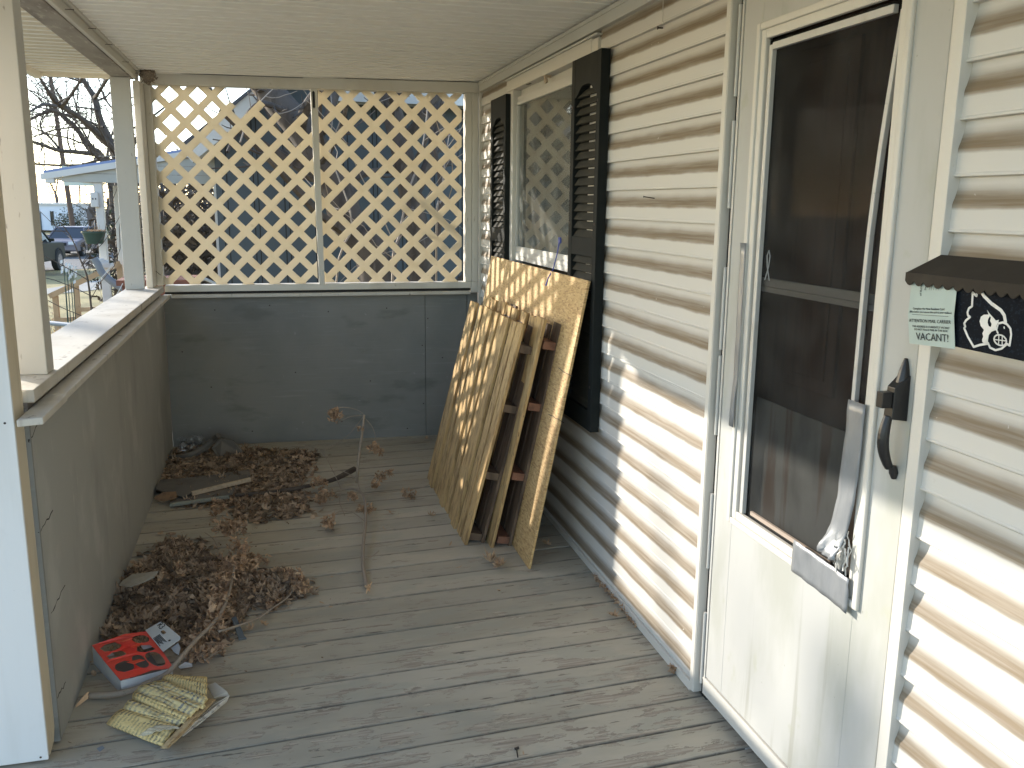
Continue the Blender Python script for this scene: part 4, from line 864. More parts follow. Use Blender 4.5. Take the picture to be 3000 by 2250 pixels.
# small wall-foot drift beside the siding
m = MB(); q = random.Random(6)
for i in range(150):
    t = q.random(); a = fl(1770+t*110, 1690+t*150); p = a+Vector((q.uniform(-.035,.01), q.uniform(-.02,.02), .004+q.random()*.02))
    if p.x > W-.012: p.x = W-.02
    m.add(*leafshape(p, q.uniform(.008,.028), (q.gauss(0,.7),q.gauss(0,.7),1), q.uniform(0,6), q.uniform(.3,1.3), q, q.choice([0,2])))
for i in range(60):
    a = fl(1972+q.uniform(-9,14), 1968+q.uniform(-14,14)); m.add(*leafshape(a+Vector((0,0,.006+q.random()*.02)), q.uniform(.010,.022), (q.gauss(0,.7),q.gauss(0,.7),1), q.uniform(0,6), 1.2, q, 0))
m.build('leaf_crumbs', M['leafp'], label='line of crumbled leaf bits along the foot of the siding', cat='leaf litter', kind='stuff')
# single leaves
LG = 'single dry leaves lying on the open deck'
for i, (px, py, s, kd, lb) in enumerate(((1435,1655,.075,1,'pale curled oak leaf just in front of the strand board'),(1462,1668,.060,1,'reddish lobed leaf beside the pale one in front of the strand board'),(1462,1738,.030,0,'small white curled leaf in the middle of the open deck'),(1145,1510,.055,2,'flat tan leaf between the upright twig and the pallets'),(1125,1553,.035,2,'small leaf on a plank seam right of the upright twig'),(1598,1600,.045,1,'brown leaf in the shade right of the strand board foot'),(1320,1600,.028,0,'curled leaf at the foot of the front pallet'),(1275,1508,.040,2,'orange leaf sticking out under the far end of the front pallet'),(918,1700,.022,0,'tiny curled leaf right of the near heap, upper of two'),(972,1696,.022,0,'tiny dark leaf near the foot of the upright twig'),(942,1772,.022,0,'tiny reddish leaf left of the foot of the upright twig'),(968,1784,.018,0,'tiny pale seed on the plank below the reddish leaf'),(740,1850,.045,1,'yellow star shaped leaf by the rubber scrap'),(770,1835,.040,1,'orange leaf right of the star shaped one'),(1796,1812,.050,1,'frayed leaf in sunlight near the siding foot'),(1533,2215,.022,2,'tiny upright brown leaf by the nail near the bottom edge'),(275,1980,.030,0,'leaf between the left wall and the red card'),(265,1948,.026,0,'small pale curl by the left wall beside the red card'),(1250,1290,.05,0,'grey leaf lying in the back right corner'),(1262,1516,.04,1,'grey curled leaf at the far foot of the front pallet'),(1345,1668,.035,2,'slim dark leaf left of the pale curled oak leaf'))):
    m = MB(); q = random.Random(100+i); p = fl(px, py); 
    for j in range(2 if s > .05 else 1): m.add(*leafshape(p+Vector((0,0,.006+s*.12+.01*j)), s, (q.gauss(0,.3),q.gauss(0,.3),1), q.uniform(0,6), q.uniform(.5,1.0), q, kd))
    o = solo(m, 'dry_leaf', M['leafp'], lb, 'leaf', group=LG); sd = o.modifiers.new('t', 'SOLIDIFY'); sd.thickness = .0006
def twigpath(pts, heights):
    return [fl(p[0], p[1], h)+Vector((0,0,0)) for p, h in zip(pts, heights)]
def smoothp(P, k=4):
    out = []
    for i in range(len(P)-1):
        p0, p1, p2, p3 = P[max(i-1,0)], P[i], P[i+1], P[min(i+2,len(P)-1)]
        for j in range(k):
            t = j/k; out.append(.5*((2*p1)+(-p0+p2)*t+(2*p0-5*p1+4*p2-p3)*t*t+(-p0+3*p1-3*p2+p3)*t*t*t))
    out.append(P[-1]); return out
def cluster(m, c, rad, n, size, q, up=0):
    for i in range(n):
        d = Vector((q.gauss(0,1),q.gauss(0,1),q.gauss(0,1))); d = d.normalized()*rad*q.random()**.5; d.z *= .8
        p = c+d; p.z = max(p.z, fz(p.x,p.y)+.004)
        m.add(*leafshape(p, size*q.uniform(.5,1.3), (q.gauss(0,1),q.gauss(0,1),q.gauss(0,1)+.3), q.uniform(0,6.3), q.choice([-1,1])*q.uniform(.6,1.6), q, q.choice([0,2,0,1])))
# leafy branch crossing the near heap
br = thing('fallen_branch', fl(450,2000), 'thick broken branch with clumps of dry curled leaves, its split end beside the paper bundle', 'branch')
main = smoothp(twigpath([(262,2037),(322,2035),(383,2024),(441,1997),(488,1974),(531,1925),(575,1874),(626,1823),(660,1770),(680,1700),(690,1630),(695,1560)], [.016,.02,.03,.045,.065,.085,.09,.09,.10,.11,.12,.12]))
m = MB(); m.tube(main, [.0125-.009*i/len(main) for i in range(len(main))], 8)
arm = smoothp(twigpath([(640,1850),(700,1832),(760,1808),(800,1780),(848,1745),(868,1700),(880,1660)], [.07,.05,.03,.03,.03,.04,.05])); m.tube(arm, [.005-.003*i/len(arm) for i in range(len(arm))], 6)
for a, b in (((560,1890),(600,1935)),((600,1935),(650,1905)),((640,1610),(600,1560)),((690,1630),(740,1600)),((690,1700),(650,1660)),((620,1500),(640,1560))):
    m.tube(smoothp(twigpath([a,((a[0]+b[0])/2+5,(a[1]+b[1])/2-6),b],[.06,.05,.04])), .0022, 5)
m.build('stem', M['twig'], br, smooth=True)
m = MB(); q = random.Random(11); e = fl(262,2037,.016); f = fl(217,2076,.004)
for i in range(9):
    o1 = Vector((q.uniform(-.008,.008),q.uniform(-.006,.006),q.uniform(-.004,.010))); m.tube([e+o1, e.lerp(f,q.uniform(.6,1.05))+o1*.7], [.006,.0015], 4)
m.build('split_end', M['fresh'], br)
m = MB()
for (px, py, h, rad, n) in ((690,1545,.13,.060,120),(650,1540,.10,.06,80),(700,1600,.13,.055,110),(680,1660,.11,.06,120),(655,1710,.10,.07,140),(640,1770,.09,.065,120),(620,1820,.07,.06,90),(720,1650,.07,.05,50),(575,1880,.06,.045,80),(560,1910,.045,.04,70),(600,1915,.035,.04,70),(640,1900,.03,.03,50),(625,1845,.06,.05,70),(865,1690,.05,.05,100),(885,1720,.045,.04,90),(835,1680,.04,.04,50),(800,1770,.02,.035,35),(640,1490,.05,.04,40),(740,1640,.05,.04,50),(770,1640,.03,.035,30)):
    cluster(m, fl(px,py,h), rad, int(n*.9), .028, q)
m.build('dry_leaves', M['leaf2'], br)
# upright twig branch in the middle
b2 = thing('fallen_branch', fl(1071,1716), 'slim grey branch lying towards the camera with one twig standing upright before the back wall', 'branch')
m = MB(); q = random.Random(21)
stem = smoothp(twigpath([(1076,1722),(1064,1660),(1064,1600),(1071,1530),(1070,1470),(1058,1442),(1030,1432),(1000,1436),(960,1448),(925,1458)], [.012,.02,.035,.05,.06,.055,.04,.03,.02,.02])); m.tube(stem, [.0098-.0062*i/len(stem) for i in range(len(stem))], 8)
base = fl(1045,1415,.06); yv = base.y
def up(px, py, dy=0): return at(px, py, 1, yv+dy)
m.tube([base, up(1048,1370), up(1055,1310), up(1062,1260), up(1067,1216)], [.009,.0085,.008,.0072,.006], 7)
hang = []
for P in ([(1067,1216,0),(1050,1203,0),(1015,1194,.02),(985,1198,.04),(978,1215,.05)],[(1066,1218,0),(1050,1240,0),(1020,1275,.02),(985,1300,.05),(955,1318,.1)],[(1066,1218,0),(1030,1220,.03),(1000,1232,.04)],[(1068,1225,0),(1090,1250,-.02),(1102,1290,-.02),(1098,1310,-.02)],[(1066,1240,0),(1058,1258,0)]):
    m.tube(smoothp([up(*p) for p in P]), .0017, 5)
for P, H in (([(1058,1442),(1010,1445),(920,1455),(850,1440),(760,1438),(680,1432),(620,1452),(565,1480)],[.05,.03,.02,.02,.02,.03,.03,.02]),([(1062,1450),(1100,1445),(1170,1438),(1230,1430),(1258,1420)],[.05,.02,.015,.02,.03]),([(1055,1437),(1040,1400),(1000,1380),(975,1382)],[.05,.10,.11,.1]),([(1000,1436),(985,1400),(960,1350),(940,1320),(895,1305)],[.03,.06,.14,.19,.21]),([(893,1445),(885,1410),(860,1370),(840,1352)],[.02,.05,.06,.05]),([(1064,1640),(1090,1630),(1110,1614)],[.03,.03,.03]),([(1066,1525),(1030,1500),(990,1500),(965,1525)],[.04,.03,.04,.03]),([(1000,1436),(995,1470),(1010,1510)],[.03,.02,.015]),([(1070,1430),(1100,1415),(1120,1385),(1150,1378)],[.05,.06,.09,.09])):
    m.tube(smoothp(twigpath(P,H)), .0022, 5)
m.build('stem', M['twig'], b2, smooth=True)
m = MB(); e = fl(1078,1722,.02)
for i in range(12): o1 = Vector((q.uniform(-.012,.012),q.uniform(-.02,.012),q.uniform(-.012,.018))); m.tube([e, e+o1*1.6], [.006,.002], 4)
m.build('split_end', M['fresh'], b2)
m = MB()
for c, rad, n in ((up(984,1220,.05),.045,60),(up(978,1206,.05),.035,35),(up(1094,1312,-.02),.040,45),(up(1108,1322,-.02),.03,25),(up(1056,1257),.02,14),(fl(935,1415,.06),.055,70),(fl(960,1450,.05),.05,60),(fl(938,1462,.03),.04,45),(fl(1030,1452,.05),.035,40),(fl(1055,1490,.05),.03,25),(fl(1085,1488,.05),.028,25),(fl(962,1530,.045),.045,70),(fl(1112,1395,.07),.04,45),(fl(1100,1420,.05),.03,25),(fl(1200,1450,.015),.05,45),(fl(1140,1385,.09),.02,14),(fl(925,1370,.02),.02,12)):
    cluster(m, c, rad, n, .026, q)
m.build('dry_leaves', M['leaf2'], b2)
m = MB(); P = smoothp(twigpath([(690,1450),(760,1446),(850,1434),(930,1418),(985,1402),(1038,1374)],[.03,.03,.035,.04,.045,.05])); m.tube(P, [.012]*(len(P)-6)+[.014,.015,.016,.017,.018,.017], 8); solo(m, 'stick', M['bark'], 'thick dark stick lying across the deck behind the slim branch', 'stick')
# broken boards by the left wall
m = MB()
m.prism([fl(455,1432,.045),fl(535,1455,.045),fl(560,1444,.05),fl(735,1400,.06),fl(730,1375,.06),fl(600,1395,.05),fl(470,1405,.045)], (0,0,-.004)); m2 = m
root = thing('broken_board', fl(600,1420), 'split dark board with a raw pale edge lying on the far leaves', 'board')
m.build('board', M['skin_o'], root)
m = MB(); m.beam(fl(562,1446,.044), fl(734,1404,.056), .016, .024); m.build('raw_edge', M['rawedge'], root, bevel=.002)
root = thing('broken_board', fl(600,1470), 'dark board with a pale greenish edge lying in front of the split one', 'board')
m = MB(); m.prism([fl(500,1475,.03),fl(680,1447,.035),fl(690,1425,.035),fl(540,1440,.03)], (0,0,-.004)); m.build('board', M['skin_o'], root)
m = MB(); m.beam(fl(496,1480,.022), fl(672,1455,.026), .018, .02); m.build('raw_edge', M['paleedge'], root, bevel=.004)
m = MB(); m.prism([fl(448,1462,.03),fl(470,1448,.05),fl(512,1445,.05),fl(514,1462,.035),fl(480,1470,.02)], (.01,.0,.012)); solo(m, 'bark_chunk', mat('orange_rotten_wood', (.27,.16,.085), .85, [((.14,.08,.05),(30,30,30),.45,.7,.7)], [((40,40,40),.004,.5)]), 'orange brown lump of rotten wood by the left wall', 'bark', bevel=.003)
def panel3(pts, up_, mt, name, label, cat, th=.004):
    m = MB(); P = [fl(p[0],p[1],h) for p, h in pts]; m.prism(P, (0,0,-th)) ; return solo(m, name, mt, label, cat)
panel3([((348,1712),.080),((360,1700),.085),((388,1682),.095),((432,1678),.10),((464,1672),.115),((452,1690),.10),((420,1705),.09),((382,1718),.082)], 0, mat('pale_bark', (.33,.29,.23), .8, [((.26,.22,.18),(20,20,20),.5,.7,.6)]), 'bark_slab', 'curved pale slab of bark lying on the near heap of leaves', 'bark')
m = MB(); P = smoothp([fl(480,1338,.02),fl(540,1338,.03),fl(590,1318,.06),fl(625,1290,.12),(fl(640,1276,.16))]); m.tube(P, [.006,.01,.014,.018,.02,.022,.022,.022,.022,.022,.022,.022,.02,.02,.02,.018,.018][:len(P)], 7); solo(m, 'driftwood', M['skin_o'], 'curved dusty stump of wood propped in the far left corner', 'wood')
m = MB(); m.prism([fl(620,1312,.08),fl(645,1285,.14),fl(680,1290,.13),fl(710,1325,.05),fl(640,1345,.03)], (.01,.01,0)); solo(m, 'wood_slab', M['skin_o'], 'grey brown slab leaning at the back wall above the far leaves', 'wood')
# crumpled clear plastic in the corner
g_ = []; q = random.Random(33); c = fl(560,1300,.09)
for i in range(9):
    g_.append([c+Vector((-.08+.16*j/8+q.uniform(-.015,.015), q.uniform(-.02,.02), -.06+.11*i/8+q.uniform(-.015,.015))) for j in range(9)])
ob = sheet(g_, M['plasticfilm'], 'plastic_film', None); tag(ob, 'crumpled clear plastic film in the far left corner', 'plastic film')
panel3([((678,1810),.05),((692,1806),.055),((716,1862),.012),((722,1868),.008),((700,1872),.01)], 0, M['slate'], 'rubber_scrap', 'grey rubber strip lying beside the near heap of leaves', 'rubber strip', .006)
panel3([((283,2192),.002),((300,2184),.004),((306,2190),.003),((292,2202),.002)], 0, M['pvc'], 'plastic_scrap', 'small grey scrap of plastic near the post at the lower left', 'scrap', .002)
m = MB(); P = [fl(1513,2193,.004), fl(1517,2218,.010)]; m.tube(P, .0022, 6); m.tube([P[0]+Vector((-.006,0,.0)), P[0]+Vector((.008,0,.002))], .004, 6); solo(m, 'nail', M['nail'], 'bent roofing nail lying on the deck near the bottom edge', 'nail', group=g_n)
# red cardboard packaging
pk = thing('card_package', fl(400,1970), 'torn red and white cardboard package with empty cut-outs', 'package')
s1 = .339
def kp(x, y, h): return fl(x*s1, 1750+y*s1, h)
A_, B_, C_, D_ = kp(795,415,.075), kp(1270,285,.085), kp(1500,600,.060), kp(1040,715,.060)
HT1, HT2 = kp(1392,206,.11), kp(1575,360,.10)
O = A_; U = (B_-A_); V = (D_-A_)
def quadpt(a, b): return A_*(1-a)*(1-b)+B_*a*(1-b)+C_*a*b+D_*(1-a)*b
def blob(cx, cy, rx, ry, n=14, ang=0, p=2.4, jag=0, q=random.Random(5)):
    out = []
    for i in range(n):
        t = 2*math.pi*i/n; x = math.copysign(abs(math.cos(t))**(2/p), math.cos(t))*rx*(1+q.uniform(-jag,jag)); y = math.copysign(abs(math.sin(t))**(2/p), math.sin(t))*ry*(1+q.uniform(-jag,jag))
        out.append((cx+x*math.cos(ang)-y*math.sin(ang), cy+x*math.sin(ang)+y*math.cos(ang)))
    return out
rings = [[(0,0),(.3,.012),(.6,-.03),(1,0),(1.02,.45),(1.0,1),(.6,.98),(.3,1.03),(0,1),(-.01,.5)], blob(.80,.17,.15,.11), blob(.76,.42,.16,.09,jag=.2), blob(.24,.20,.17,.10,jag=.15), blob(.24,.42,.17,.075,jag=.15), blob(.22,.74,.15,.13,ang=.2,jag=.1), blob(.52,.72,.12,.17,jag=.1), blob(.80,.72,.15,.19,jag=.06)]
mbp = MB(); mb2 = polymesh(rings, ((0,0,0),(1,0,0),(0,1,0)), .001, None, None)
mbp.v = [quadpt(v.x, v.y)+Vector((0,0,v.z*1.2+.006*math.sin(v.x*4))) for v in mb2.v]; mbp.f = mb2.f; mbp.build('red_face', M['red'], pk)
m = MB(); 
for (a, b, h) in ((A_, D_, .062), (D_, C_, .045)):
    bt = [Vector((p.x, p.y, fz(p.x,p.y)+.003)) for p in (a, b)]; off = Vector((0,0,-.003)); m.add([a+off,b+off,bt[1]-(b-a).normalized()*.01,bt[0]], [(0,1,2,3)])
m.build('side_wall', M['cardw'], pk); 
m = MB(); fz_ = lambda p: Vector((p.x,p.y,fz(p.x,p.y)+.004)); m.add([fz_(A_)+Vector((.03,-.02,0)),fz_(B_),fz_(C_)-Vector((.02,.0,0)),fz_(D_)+Vector((0,.03,0))], [(0,1,2,3)]); m.build('tray_floor', mat('dark_tray', (.17,.17,.16), .6), pk)
hd = MB(); hr = [[(0,0),(.02,.9),(.08,1),(.92,1),(.99,.9),(1,0)], blob(.42,.62,.08,.10,p=4), blob(.10,.72,.02,.07), blob(.80,.55,.03,.06)]
h2 = polymesh(hr, ((0,0,0),(1,0,0),(0,1,0)), .001, None, None); LH = B_.lerp(A_,.03); RH = quadpt(1.0,.62)
hd.v = [(LH*(1-v.x)+RH*v.x)*(1-v.y)+(HT1*(1-v.x)+HT2*v.x)*v.y+Vector((0,0,v.z+.002)) for v in h2.v]; hd.f = h2.f; hd.build('header_flap', M['cardw'], pk)
def hp(a, b, dz=.0045): return (LH*(1-a)+RH*a)*(1-b)+(HT1*(1-a)+HT2*a)*b+Vector((0,0,dz))
t = MB(); Ux = (RH-LH).normalized(); Vx = (HT1-LH).normalized(); Vx = (Vx-Ux*Vx.dot(Ux)).normalized()
textmesh(t, 'R3', hp(.20,.60), Ux, Vx, .034, th=.0006)
for i in range(7): 
    a0 = hp(.42,.38-.055*i); a1 = hp(.80-.05*(i%3),.38-.055*i); t.beam(a0, a1, .0022, .0004)
t.build('header_print', M['ink'], pk)
m = MB(); q = random.Random(3)
for (a, b, w_, h_, l_) in ((.50,.28,.10,.10,.05),(.42,.78,.12,.12,.0),(.60,.45,.09,.06,.03)):
    p = [quadpt(a-w_,b-h_),quadpt(a+w_,b-h_),quadpt(a+w_*.9,b+h_)+Vector((0,0,.030)),quadpt(a-w_*.9,b+h_)+Vector((0,0,.026))]; m.prism([x+Vector((0,0,.004+l_*.2)) for x in p], (0,0,.0008))
m.build('torn_flap', mat('orange_red_card', (.92,.12,.06), .5), pk)
for (a, b, w_, h_) in ((.13,.42,.07,.07),(.14,.88,.07,.08),(.88,.30,.12,.05),(.20,.25,.05,.05)):
    p = [quadpt(a-w_,b-h_),quadpt(a+w_,b-h_),quadpt(a+w_,b+h_),quadpt(a-w_,b+h_)]; m = MB(); m.prism([x+Vector((0,0,-.014)) for x in p], (0,0,.0008)); m.build('white_tab', M['cardw'], pk)
m = MB(); m.prism([kp(1480,440,.06),kp(1540,395,.085),kp(1560,440,.08),kp(1545,500,.06),kp(1500,470,.055)], (0,0,.001)); m.build('white_tab', M['cardw'], pk); m = MB(); m.prism([kp(1540,600,.02),kp(1600,560,.03),kp(1660,575,.02),kp(1662,600,.015),kp(1560,618,.012)], (0,0,.001))
m.build('white_tab', M['cardw'], pk)
# waterlogged directory of yellow pages
pb = thing('paper_bundle', kp(1400,1000,0), 'swollen yellow paged directory splayed open on the deck', 'directory')
def page_mat(name, base, sc, dark):
    m = mat(name, base, .8, [((base[0]*.75,base[1]*.72,base[2]*.62),(14,14,14),.45,.7,.6)], uv=True)
    N, L = nodes(m); b = N['Principled BSDF']; bs = b.inputs['Base Color'].links[0].from_socket; uv = N.new('ShaderNodeTexCoord')
    mp = N.new('ShaderNodeMapping'); mp.inputs['Scale'].default_value = (sc,sc,1); L.new(uv.outputs['UV'], mp.inputs[0])
    wv = N.new('ShaderNodeTexWave'); wv.bands_direction = 'Y'; wv.inputs['Scale'].default_value = 9; wv.inputs['Distortion'].default_value = 1.6; wv.inputs['Detail'].default_value = 1; wv.inputs['Detail Scale'].default_value = 1.5; L.new(mp.outputs[0], wv.inputs['Vector'])
    n = N.new('ShaderNodeTexNoise'); n.inputs['Scale'].default_value = 1; mp2 = N.new('ShaderNodeMapping'); mp2.inputs['Scale'].default_value = (34,8,1); L.new(uv.outputs['UV'], mp2.inputs[0]); L.new(mp2.outputs[0], n.inputs['Vector'])
    v = N.new('ShaderNodeTexVoronoi'); v.inputs['Scale'].default_value = 1; mp3 = N.new('ShaderNodeMapping'); mp3.inputs['Scale'].default_value = (4,7,1); L.new(uv.outputs['UV'], mp3.inputs[0]); L.new(mp3.outputs[0], v.inputs['Vector'])
    sc_ = N.new('ShaderNodeSeparateColor'); L.new(v.outputs['Color'], sc_.inputs[0])
    def mth(op, a, c):
        x = N.new('ShaderNodeMath'); x.operation = op
        for i, q_ in enumerate((a, c)):
            if isinstance(q_, (int,float)): x.inputs[i].default_value = q_
            else: L.new(q_, x.inputs[i])
        return x.outputs[0]
    ln = mth('MULTIPLY', mth('GREATER_THAN', wv.outputs['Fac'], .55), mth('GREATER_THAN', n.outputs['Fac'], .42)); ln = mth('MULTIPLY', ln, mth('GREATER_THAN', sc_.outputs[0], .22)); ln = mth('MULTIPLY', ln, mth('ADD', mth('MULTIPLY', sc_.outputs[1], .6), .3))
    x = N.new('ShaderNodeMix'); x.data_type = 'RGBA'; L.new(ln, x.inputs[0]); L.new(bs, x.inputs[6]); x.inputs[7].default_value = (*dark, 1); L.new(x.outputs[2], b.inputs['Base Color']); return m
pm = [page_mat('yellow_page', (.74,.57,.26), .55, (.13,.12,.09)), page_mat('yellow_page_blue', (.70,.57,.29), .42, (.08,.11,.17)), page_mat('cream_page', (.70,.61,.42), .8, (.10,.10,.10))]
def page(c4_, hump, mt, seed, nx=14, ny=10, name='page_block', th=.004, wave=.006):
    P = [Vector(p) for p in c4_]; m = MB()
    for j in range(ny):
        b = j/(ny-1)
        for i in range(nx):
            a = i/(nx-1); p = P[0]*(1-a)*(1-b)+P[1]*a*(1-b)+P[2]*a*b+P[3]*(1-a)*b
            p = p+Vector((0,0,hump*math.sin(a*math.pi)*.6+wave*mnoise.noise(Vector((a*5,b*2.2,seed)))+.0025*math.sin(a*26+seed)*b))
            m.uv[len(m.v)] = (a, b); m.v.append(p)
    for j in range(ny-1):
        for i in range(nx-1): q0 = j*nx+i; m.f.append((q0,q0+1,q0+nx+1,q0+nx))
    o = m.build(name, mt, pb, smooth=True); s = o.modifiers.new('t','SOLIDIFY'); s.thickness = th; s.offset = -1; return o
# corners: left-bottom, left-top, right-top, right-bottom of each splayed block (free edges at left)
page([kp(930,1105,.012),kp(1060,985,.035),kp(1560,1110,.045),kp(1405,1300,.014)], .012, pm[0], 1, th=.010)
page([kp(1070,968,.040),kp(1130,900,.052),kp(1600,1090,.056),kp(1550,1120,.046)], .012, pm[1], 2, th=.006)
page([kp(1155,890,.045),kp(1165,830,.07),kp(1650,1040,.064),kp(1600,1100,.058)], .012, pm[0], 3, th=.006)
page([kp(1170,825,.060),kp(1300,760,.075),kp(1770,950,.072),kp(1650,1040,.066)], .014, pm[1], 4, th=.008)
page([kp(1290,755,.070),kp(1420,740,.08),kp(1790,890,.082),kp(1760,960,.074)], .012, pm[1], 5, th=.006)
page([kp(1400,740,.058),kp(1450,690,.070),kp(1790,705,.078),kp(1790,900,.078)], .012, pm[0], 6, th=.008)
page([kp(1190,1200,.036),kp(1390,1095,.055),kp(1560,1130,.055),kp(1270,1195,.044)], .008, pm[2], 7, th=.0015)
page([kp(1285,755,.083),kp(1430,790,.095),kp(1470,800,.092),kp(1340,775,.078)], .006, pm[2], 8, th=.0015)
m = MB(); q = random.Random(17)
for i in range(26):
    t0 = q.random(); hh = .006+.062*i/26; a = kp(1405,1300,hh).lerp(kp(1790,900,hh), q.uniform(0,.15)); b = kp(1405,1300,hh).lerp(kp(1790,900,hh), q.uniform(.8,1.08)); o_ = Vector((q.uniform(.0,.012),q.uniform(-.008,0),0))
    P = [a.lerp(b,k/8)+o_+Vector((q.uniform(-.002,.002),q.uniform(-.002,.002),q.uniform(-.0015,.0015))) for k in range(9)]
    for k in range(8): m.beam(P[k], P[k+1], .016, .0018)
m.build('page_edges', mat('brown_page_edges', (.50,.37,.20), .85, [((.30,.19,.10),(50,50,90),.45,.7,.7)]), pb)
m = MB(); m.prism([kp(1560,1180,.010),kp(1700,1070,.02),kp(1850,930,.03),kp(1985,850,.05),kp(1960,905,.03),kp(1740,1085,.012),kp(1580,1205,.004)], (0,0,.003)); m.prism([kp(1790,770,.045),kp(1860,745,.06),kp(1965,825,.055),kp(1975,850,.045),kp(1850,870,.03)], (0,0,.004)); m.build('cover', mat('bent_cover', (.55,.50,.42), .7, [((.16,.14,.12),(24,24,24),.5,.62,.8)]), pb)
# ================================================================== NEIGHBOURS
NB = 'houses and porches beyond the yard'
Y0 = 12.0
nh = thing('neighbour_house', (1.5, 10.5, G), 'slate blue neighbour house with white gable trim seen through the lattice', 'house')
yw = 9.7
def nb(px, py, y=yw): return at(px, py, 1, y)
pr = [nb(640,900), nb(640,430)]; L0 = nb(585,415); Pk = nb(915,150); x1 = nb(955,300).x
zE = nb(1000,304).z
m = MB(); xl = nb(630,500).x
m.prism([(xl,yw,G),(7.5,yw,G),(7.5,yw,zE),(x1+.1,yw,zE),(x1+.1,yw,Pk.z+.1),(Pk.x,yw,Pk.z),(xl,yw,L0.z-.02)], (0,.2,0))
m.build('wall', M['nwall'], nh)
m = MB(); x = xl+.06; q = random.Random(2)
while x < 7.4:
    ztop = zE-.02 if x > x1+.1 else min(L0.z+(x-L0.x)*(Pk.z-L0.z)/(Pk.x-L0.x)-.06, 3.9); m.box(x, x+.010, yw-.003, yw-.0005, G, ztop); m.box(x+.045, x+.055, yw-.003, yw-.0005, G, ztop); x += .305
m.build('siding_grooves', M['dark'], nh)
m = MB(); d = (Pk-L0).normalized(); n_ = Vector((-d.z,0,d.x))
a, b = L0-d*.18, Pk+d*.25
m.prism([a-n_*.13, b-n_*.13, b+n_*.03, a+n_*.03], (0,-.30,0)); m.build('rake_board', M['nwhite'], nh)
m = MB(); m.prism([a+n_*.032-Vector((0,.33,0)), b+n_*.032-Vector((0,.33,0)), b+n_*.06-Vector((0,.33,0)), a+n_*.06-Vector((0,.33,0))], (0,6,0)); m.build('roof', M['shingle'], nh)
m = MB(); m.box(x1+.1, 7.6, yw-.34, yw-.001, zE, zE+.015); m.box(x1+.1, 7.6, yw-.36, yw-.341, zE-.01, zE+.32); m.build('eave_trim', M['nwhite'], nh)
m = MB(); m.prism([(x1+.1,yw-.40,zE+.325),(7.7,yw-.40,zE+.325),(7.7,yw+4,zE+2.2),(x1+.1,yw+4,zE+2.2)], (0,0,.03)); m.build('roof', M['shingle'], nh)
# neighbour porch
npz = lambda px, py, y=Y0: at(px, py, 1, y)
por = thing('neighbour_porch', (npz(300,900).x, Y0+1, -.1), 'white neighbour porch roof with a blue metal edge on slim white posts', 'porch')
e0, e1 = npz(128,512), npz(455,462); dd = (e1-e0).normalized(); xr = npz(655,430).x; e2 = e0+dd*((xr-e0.x)/dd.x)
up_ = Vector((0,0,1))
m = MB(); m.prism([e0+up_*.02,e2+up_*.02,e2+up_*.05,e0+up_*.05], (0,3.2,0)); m.build('metal_roof', M['bluemetal'], por)
m = MB(); m.prism([e0-up_*.055-dd*.03,e2-up_*.055,e2+up_*.0195,e0+up_*.0195-dd*.03], (0,-.03,0)); m.build('rake_board', M['nwhite'], por)
zb = npz(330,535).z; xg = npz(178,520).x
m = MB(); s0 = e0+dd*((xg-e0.x)/dd.x)-up_*.056; m.prism([(xg,Y0+.02,zb),(xr,Y0+.02,zb),(xr,Y0+.02,(e2-up_*.056).z),(xg,Y0+.02,s0.z)], (0,.12,0)); m.build('gable_infill', M['ngrey'], por)
m = MB(); zz = zb+.10
while zz < zb+.6: m.box(xg+.05+max(0,(zz-zb-.2)*3.5), xr, Y0+.016, Y0+.0195, zz, zz+.006); zz += .105
m.build('lap_lines', M['greywood'], por)
m = MB(); g0, g1 = npz(131,512), npz(160,537); m.box(g0.x, g1.x, Y0-.02, Y0+.10, g1.z, g0.z-.01); m.box(g0.x, g0.x+.10, Y0+.101, Y0+3, g1.z+.05, g0.z-.01); m.build('gutter_end', M['nwhite'], por, bevel=.01)
m = MB(); a_ = npz(88,482); b_ = npz(131,532); m.prism([(a_.x-.3,Y0+3.2,a_.z+.1),(b_.x,Y0+3.2,a_.z+.02),(b_.x,Y0+3.2,b_.z),(a_.x-.3,Y0+3.2,b_.z)], (0,.05,0)); m.build('far_awning', mat('pale_green_awning', (.55,.62,.55), .6), por)
def npost(px, y, wd, zlo, name='post'):
    p = npz(px, 600, y); m = MB(); m.box(p.x-wd/2, p.x+wd/2, y, y+wd, zlo, zb); m.build(name, M['nwhite'], por, bevel=.006)
npost(291, Y0+.05, .092, -.35); npost(345, Y0+2.2, .10, -.35); npost(640, Y0-.0, .10, -.35)
m = MB(); m.box(npz(300,800).x-.3, xr+.5, Y0-.02, Y0+3, -.55, -.36); m.build('floor', M['ngrey'], por)
# wall birdhouse-like outlet on the post
p = npz(277,585); m = MB(); m.box(p.x-.045,p.x+.045,Y0-.02,Y0+.045,p.z-.09,p.z+.09); bx_ = m.build('outlet_box', M['nwhite'], por, bevel=.01)
m = MB(); m.box(p.x-.022,p.x-.008,Y0-.022,Y0-.0205,p.z+.0,p.z+.02); m.box(p.x+.010,p.x+.024,Y0-.022,Y0-.0205,p.z,p.z+.02); m.build('sockets', M['ink'], bx_)
